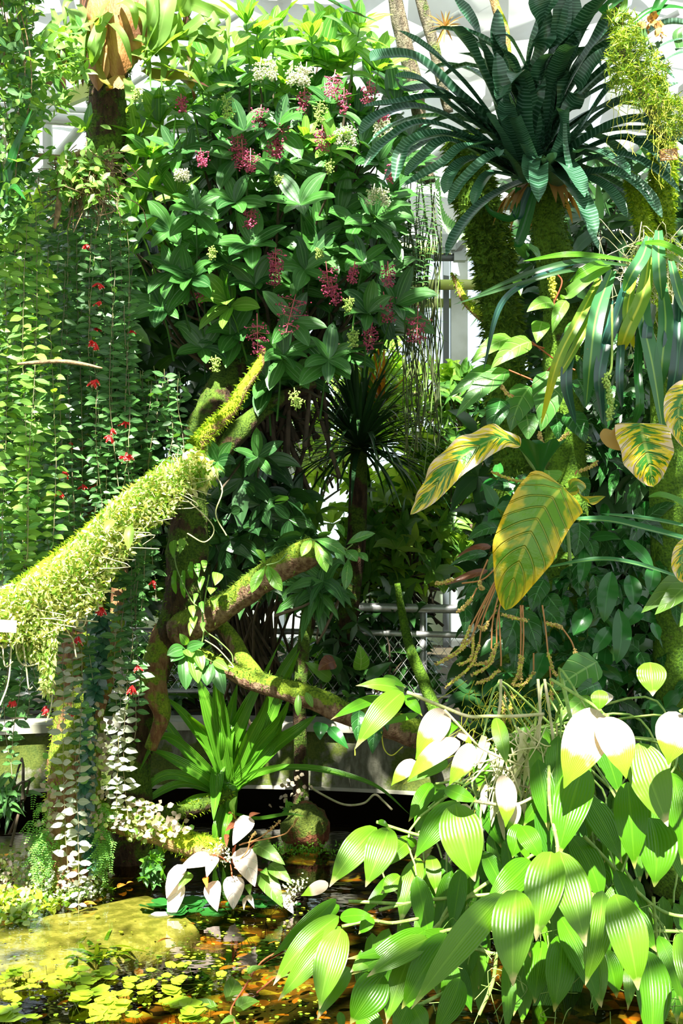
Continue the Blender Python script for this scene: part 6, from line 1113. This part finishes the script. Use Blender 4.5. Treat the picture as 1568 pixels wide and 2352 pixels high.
for k in range(500):
    p = c + np.array([r.gauss(0, .11), -.10 - abs(r.gauss(0, .03)), abs(r.gauss(0, .025))]); mb.leaf(p, rv(r) + UP, rv(r) + UP, r.uniform(.01, .022), .008, 'ell', nu=1, nv=2)
mb.build('foot_moss', M['fernlet'], t3, kind='stuff')
t = thing('small_pond_plant', P(660, 1850, 5.8), 'little bright green plant with mauve leaves on top of the mossy red stone', 'plant'); mb = MB(); mm = MB()
for k in range(9): mb.leaf(P(660 + r.uniform(-14, 14), 1850 + r.uniform(-8, 12), 5.65), rv(r) + UP * .3, UP + TOCAM, .05, .024, 'ovate', nu=2, nv=4)
for k in range(26): mm.leaf(P(r.choice([650, 680, 690]) + r.gauss(0, 12), r.choice([1800, 1835, 1790]) + r.gauss(0, 12), 5.68), rv(r), TOCAM + UP, .028, .024, 'ell', nu=2, nv=3)
mb.build('foliage', M['fernlet'], t); mm.build('mauve_leaves', M['mauve'], t)
t = thing('bare_root', P(740, 1810, 6.0), 'bare looping root in the dark gap below the pond wall', 'root'); mb = MB(); mb.tube([P(x, y, 5.9) for x, y in [(700,1800),(740,1825),(790,1848),(835,1845),(860,1825),(880,1840),(900,1860)]], .006, 6, sm=6); mb.build('root_strand', M['canep'], t)
# bank plants at the trunk foot
def patch(name, label, poly, n, mats, seed, l=(.012, .028), z=.06, W=.7, cat='plants', shape='ell', up=.6):
    r = random.Random(seed); mbs = [MB() for _ in mats]; xs = [p[0] for p in poly]; ys = [p[1] for p in poly]; k = 0
    while k < n:
        x = r.uniform(min(xs), max(xs)); y = r.uniform(min(ys), max(ys))
        if not inpoly(x, y, poly): continue
        k += 1; p = Wp(x, y, 0) + UP * abs(r.gauss(0, z)) * .6; L = r.uniform(*l); r.choice(mbs).leaf(p, rv(r) + UP * .1, UP * up + TOCAM * .6 + rv(r, .4), L, L * W, shape, nu=2, nv=3, droop=.3)
    t = thing(name, Wp(sum(xs) / len(xs), sum(ys) / len(ys)), label, cat)
    for i, (mb, mt) in enumerate(zip(mbs, mats)):
        if mb.n: mb.build(['foliage', 'pale_foliage', 'mauve_foliage'][i], M[mt], t, kind='stuff')
    return t
patch('bank_creeper', 'white-flecked creeping plants around the foot of the mossy trunk', [(60,1985),(130,1955),(240,1985),(265,2030),(200,2075),(90,2060),(30,2030)], 1300, ['cress', 'vine_w', 'vine_w'], 1001, z=.08)
patch('bank_creeper', 'mauve-grey creeping leaves at the left waterline', [(0,1980),(70,1970),(110,2010),(60,2045),(0,2040)], 380, ['mauve', 'cress'], 1002, z=.05)
patch('duckweed_mat', 'yellow-green mat of small floating leaves at left, near the trunk foot', [(-20,2045),(100,2040),(220,2030),(280,2040),(180,2062),(100,2090),(60,2120),(-20,2130)], 600, ['pad', 'cress'], 1003, z=.005, l=(.015, .045), up=3.)
# mauve and green leaves growing on trunk and roots
mb = MB(); mg = MB()
for (cx, cy, sx, sy, n, Y) in [(225,1720,14,50,70,4.95),(225,1860,16,40,60,4.95),(265,1800,10,60,40,5.2),(330,1860,22,18,60,5.0),(345,1895,30,14,70,4.95),(390,1905,30,12,40,4.9),(310,1890,20,20,50,5.0),(110,1850,10,60,60,5.0),(240,1690,20,30,30,5.0)]:
    for k in range(n): (mb if r.random() < .6 else mg).leaf(P(cx + r.gauss(0, sx), cy + r.gauss(0, sy), Y - r.uniform(0, .08)), rv(r), TOCAM + UP * .5 + rv(r, .3), r.uniform(.02, .038), r.uniform(.016, .03), 'ell', nu=2, nv=3)
t = thing('mauve_leaved_creeper', P(300, 1880, 5.0), 'creeper with little mauve-grey leaves over the roots between the two trunks', 'plant'); mb.build('mauve_leaves', M['mauve'], t, kind='stuff'); mg.build('green_leaves', M['cress'], t, kind='stuff')
for (cx, cy, sx, sy, n, lb) in [(95,1930,22,38,520,'feathery little ferns on the left side of the trunk foot'), (238,1930,12,48,520,'feathery little ferns on the right side of the trunk foot')]:
    mb = MB()
    for k in range(n // 6):
        p = P(cx + r.gauss(0, sx * .7), cy + r.gauss(0, sy), 4.95 + r.uniform(-.06, .04)); d = nz(np.array([r.uniform(-.6, .6), -.4, -.6]))
        for q in range(7):
            for s_ in (1, -1): mb.leaf(p + d * .010 * q, d * .5 + np.array([s_, 0, .2]), TOCAM + UP * .4, .017 * (1 - q * .09), .005, 'ell', nu=1, nv=2)
    o = mb.build('feathery_fern', M['fernlet']); origin(o, P(cx, cy - sy, 4.95)); tag(o, lb, 'fern')
t = bush('dark_bank_fern', 'grey-green fern-like plant in the shade at the left edge of the pond', [(-10,1780),(20,1790),(50,1830),(20,1860),(-10,1860)], 14, 5.3, 5.5, ['vine'], 1010, L=60, W=.2, shape='lance', cat='plant')
t = bush('submerged_seedlings', 'small green seedlings by the water in front of the sword leaves', [(330,1975),(365,1950),(380,1990),(350,2040),(325,2010)], 16, 4.9, 5.0, ['vine', 'fernlet'], 1011, L=26, W=.6, cat='plant', stems=False)
# grassy submerged plant
t = thing('submerged_grass_plant', Wp(250, 2200, -.05), 'tuft of bright green narrow leaves just under the water in front of the long block', 'plant')
for k in range(46):
    az = r.uniform(0, 6.28); p = Wp(215 + r.uniform(-60, 60), 2190 + r.uniform(-14, 14), -.03); d = np.array([math.cos(az), math.sin(az) * .7, r.uniform(.05, .35)]); mb = MB(); mb.leaf(p, d, UP, r.uniform(.07, .15), r.uniform(.012, .022), 'lance', droop=.6, nu=2, nv=5); mb.build('leaf', M['fernlet'] if k % 2 else M['pad'], t)
# floating pads: one plant per clump, each leaf a part
def padplant(label, spots, seed, name='floating_pad_plant', mat='pad'):
    r = random.Random(seed); t = thing(name, Wp(*spots[0][:2]), label, 'plant'); st = MB(); k = 0
    for (cx, cy, sx, sy, n, rr) in spots:
        for i in range(n):
            if k >= 98: break
            p = Wp(cx + r.gauss(0, sx), cy + r.gauss(0, sy)) + UP * r.uniform(.004, .022); R = rr * r.uniform(.6, 1.2); m_ = 14; V = [p + UP * -.001]; a0 = r.uniform(0, 6.28); mb = MB(); Fc, UV = _grid(m_, 2); V = []
            tl = rv(r, .12)
            for j in range(3):
                for q in range(m_ + 1):
                    a = a0 + 6.0 * q / m_; ra = R * j / 2 * (1 + .10 * math.sin(a * 5) * (j == 2)); x, y = math.cos(a) * ra, math.sin(a) * ra; V.append(p + np.array([x, y, x * tl[0] + y * tl[1] + .15 * R * (j / 2) ** 2]))
            mb.add(np.array(V), Fc, UV); mb.build('floating_leaf', M[mat], t); st.tube([p, p - UP * .04 + rv(r, .01), Wp(cx, cy, -.2)], .001, 3, cap=False); k += 1
    st.build('stems', M['greenstem'], t)
padplant('broad carpet of lobed yellow-green floating leaves at lower left, under the narrow-leaved tuft', [(60,2240,34,10,9,.024),(100,2248,45,12,16,.024),(165,2258,34,12,18,.026),(40,2270,30,8,6,.024),(195,2290,14,10,6,.026)], 1101)
padplant('round patch of bright lobed floating leaves at the bottom, left of centre', [(250,2245,24,10,9,.028),(290,2270,24,10,9,.028),(255,2318,26,15,20,.028),(240,2345,20,8,9,.026)], 1102)
padplant('scattered floating leaves at the very bottom left corner', [(10,2340,16,8,7,.034),(25,2280,20,30,4,.03),(170,2305,10,5,4,.032),(50,2330,30,12,4,.024)], 1103)
padplant('loose floating leaves right of centre below the pale pink-leaved plant', [(400,2280,18,10,6,.036),(425,2325,14,10,7,.036),(440,2345,14,6,5,.034),(470,2260,60,20,10,.016),(380,2240,30,20,8,.018)], 1104)
padplant('deep green oval leaves floating just beyond the pale pink-leaved plant', [(400,2100,25,8,5,.055),(460,2092,30,8,5,.05),(540,2085,40,8,10,.035),(600,2075,24,6,8,.03),(640,2082,14,6,6,.03)], 1105, mat='glossy')
# many tiny floating bits
mb = MB()
for k in range(600):
    x = r.uniform(-20, 760); y = r.uniform(2080, 2360)
    if x < 420 and y < 2200 - .28 * (x - 0) * .4 and r.random() < .8: continue
    p = Wp(x, y, .003); L = abs(r.gauss(.009, .007)) + .004; mb.leaf(p, rv(r) * np.array([1, 1, .02]), UP + rv(r, .1), L, L * .7, 'ell', droop=0, nu=1, nv=3)
o = mb.build('floating_leaf_bits', M['pad']); origin(o, Wp(300, 2200)); stuff(o, 'scattered yellow specks of leaf floating on the pond', 'floating leaves')
# fallen leaves
LF = 'curled orange-brown fallen leaf in the pond'
for k in range(60):
    x = r.uniform(420, 780) if k < 40 else r.uniform(20, 420); y = r.uniform(2110, 2350); p = Wp(x, y, -.02) + UP * r.uniform(-.06, .022); L = r.uniform(.03, .08); mb = MB(); mb.leaf(np.zeros(3), rv(r) * np.array([1, 1, .05]), UP + rv(r, .2), L, L * .45, 'ell', droop=0, wave=.1, nu=4, nv=6); o = mb.build('fallen_leaf', M['orangeleaf'] if k % 3 else M['dryleaf']); o.location = p; tag(o, LF if k % 3 else 'pale brown dry fallen leaf in the pond', 'leaf', 'orange fallen leaves in the pond' if k % 3 else 'dry fallen leaves in the pond')
for (a_, b_, w_, lb) in [((182,2082),(222,2078),26,'bright orange fallen leaf on the water by the stone block'),((290,2030),(306,2026),10,'small yellow-orange leaf floating by the trunk foot'),((270,2040),(290,2032),22,'dark brown-orange leaf afloat right of the trunk foot'),((360,2165),(398,2158),10,'thin yellow leaf floating left of the reflections'),((285,1958),(320,1952),10,'pale green sliver of leaf on the dark water behind the trunk')]:
    p = Wp(*a_, .012); mb = MB(); mb.span(p, Wp(*b_, .014), UP, S(w_, 4.6), 'ell', nu=4, nv=6); o = mb.build('fallen_leaf', M['orangeleaf'] if 'green' not in lb else M['cress']); origin(o, p); tag(o, lb, 'leaf')
# reddish twig with leaves reflected area: a small submerged branchlet at the bottom
t = thing('drowned_branchlet', Wp(540, 2330, 0.0), 'reddish leafy branchlet in the water at the bottom, left of the canes', 'plant')
for (a_, b_, w_) in [((520,2300),(540,2250),50),((540,2320),(595,2300),46),((500,2320),(440,2300),26),((560,2240),(610,2222),24),((545,2345),(505,2352),24),((650,2225),(690,2215),26),((625,2255),(672,2240),18)]:
    mb = MB(); mb.span(Wp(*a_, -.01) , Wp(*b_, .01), UP + TOCAM * .6 + rv(r, .3), S(w_, 3.85), 'ovate', nu=6, nv=8, arc=.15); mb.build('leaf', M['olive'], t)
mb = MB(); mb.tube([Wp(x, y, .005) for x, y in [(540,2352),(530,2320),(560,2270),(600,2210),(650,2180)]], .003, 5, sm=5); mb.tube([Wp(x, y, .005) for x, y in [(590,2280),(640,2240),(700,2220)]], .003, 5, sm=5); mb.build('stem', M['redstem'], t)

# ================================================================ unseen canopy added over the pond, gaps culled to shape sun patches
LIT = []      # (centre, radius, share of leaves left in the beam)
def lit(px, py, Y, rpx, keep=.1): LIT.append((P(px, py, Y), S(rpx, Y), keep))
for (x, y, Y, rp) in [(20,1420,4.4,80),(110,1340,4.5,85),(190,1270,4.65,85),(270,1190,4.8,80),(350,1110,4.95,70),(430,1040,5.05,55),(520,940,5.2,50),(595,830,5.3,45)]: lit(x, y, Y, rp, .12)
lit(160,1720,4.75,70,.2); lit(165,1900,4.72,85,.1); lit(165,2030,4.8,110,.05); lit(60,2040,4.9,90,.2); lit(285,1700,4.85,45,.3); lit(290,1850,4.9,70,.2); lit(380,1910,4.95,60,.2); lit(470,1955,4.9,60,.1)
lit(420,2060,4.72,60,.05); lit(500,1990,4.72,80,.05); lit(560,2010,4.7,75,.05); lit(650,2050,4.7,60,.1)
for (x, y) in [(60,2200),(180,2150),(300,2120),(250,2300),(100,2300),(400,2300),(500,2200),(340,2190),(560,2320),(620,2150)]: LIT.append((Wp(x, y), .28, .4))
for (x, y, rp, kp) in [(860,1610,110,.05),(1000,1680,95,.1),(1080,1740,90,.1),(1330,1690,120,.05),(1430,1700,90,.05),(1545,1690,80,.05),(1180,1760,110,.15),(1100,1880,90,.15),(880,1980,100,.3),(1480,1860,90,.15),(1240,2050,140,.05),(1350,2080,120,.05),(1150,2120,130,.06),(1450,2150,100,.1),(1040,2200,130,.08),(860,2200,150,.08),(720,2170,130,.08),(900,2320,130,.12),(1280,1870,70,.3),(1560,2150,80,.1),(1500,1570,60,.3),(1390,1600,60,.2),(1300,2300,90,.3),(1000,2050,110,.15),(1400,1800,100,.2),(1540,1850,80,.2),(900,2100,100,.15)]: lit(x, y, 3.3, rp, kp)

lit(1515,480,4.6,110,.35); lit(1515,620,4.6,60,.4); lit(1450,180,4.2,100,.75); lit(1270,800,4.3,130,.7); lit(1160,810,4.4,80,.6); lit(1460,640,4.2,90,.6)
for (x, y, rp) in [(300,180,110),(420,260,110),(300,400,110),(560,120,130),(720,130,120),(840,130,80),(700,220,100),(280,520,70),(520,700,50),(400,440,50)]: lit(x, y, 5.5, rp, .55)
lit(30,560,4.8,110,.7); lit(30,800,4.8,90,.8); lit(30,1050,4.8,90,.75); lit(240,110,5.4,70,.6)
lit(960,1090,7.2,230,.05); lit(850,1180,6.9,160,.1); lit(560,1150,6.,80,.4); lit(330,1450,6.9,60,.3); lit(880,850,7.8,160,.35); lit(650,950,8.,160,.4); lit(1000,1250,7.,120,.5); lit(60,700,8.5,200,.3)
lit(560,1690,5.4,110,.55)
LC_ = np.array([l[0] for l in LIT]); LR_ = np.array([l[1] for l in LIT]); LK_ = np.array([l[2] for l in LIT])
CZ = 5.6
t = thing('sun_shaping_canopy', (-3.2, -2.5, 0.0), 'leaf canopy added unseen above the pond, its gaps shaping the sun patches', 'tree')
r = random.Random(2000); mb = MB(); kept = 0
for k in range(9500):
    p = np.array([r.uniform(-5.6, 3.4), r.uniform(-4.2, 4.75), CZ + r.uniform(-.25, .5)])
    v = p - LC_; s_ = v @ SUN; d = np.linalg.norm(v - s_[:, None] * SUN[None, :], axis=1)
    inside = (s_ > 0) & (d < LR_ + .08); core = (s_ > 0) & (d < LR_ + .03)
    if core.any() and r.random() > LK_[core].min() * .55: continue
    L = r.uniform(.16, .30) if not inside.any() else r.uniform(.07, .14)
    mb.leaf(p, np.array([r.gauss(0, 1), r.gauss(0, 1), r.gauss(0, .25)]), UP + rv(r, .3), L, L * .5, 'ell', droop=.2, fold=.05, nu=2, nv=4); kept += 1
mb.build('foliage', M['bgleaf'], t, kind='stuff')
mb = MB(); c0 = np.array([-3.2, -2.5, 0.])
mb.tube([c0, c0 + np.array([.1, .1, 2.5]), c0 + np.array([.3, .4, 5.4])], [.22, .18, .14], 14, sm=6, bump=.1)
for k in range(10):
    e = np.array([r.uniform(-5, 3), r.uniform(-3.5, 4.6), CZ + .2]); s0 = c0 + np.array([.25, .35, 4.8]); mb.tube([s0, (s0 + e) / 2 + UP * .3, e], [.07, .04, .015], 8, sm=6)
mb.build('trunk', M['bark_grey'], t)
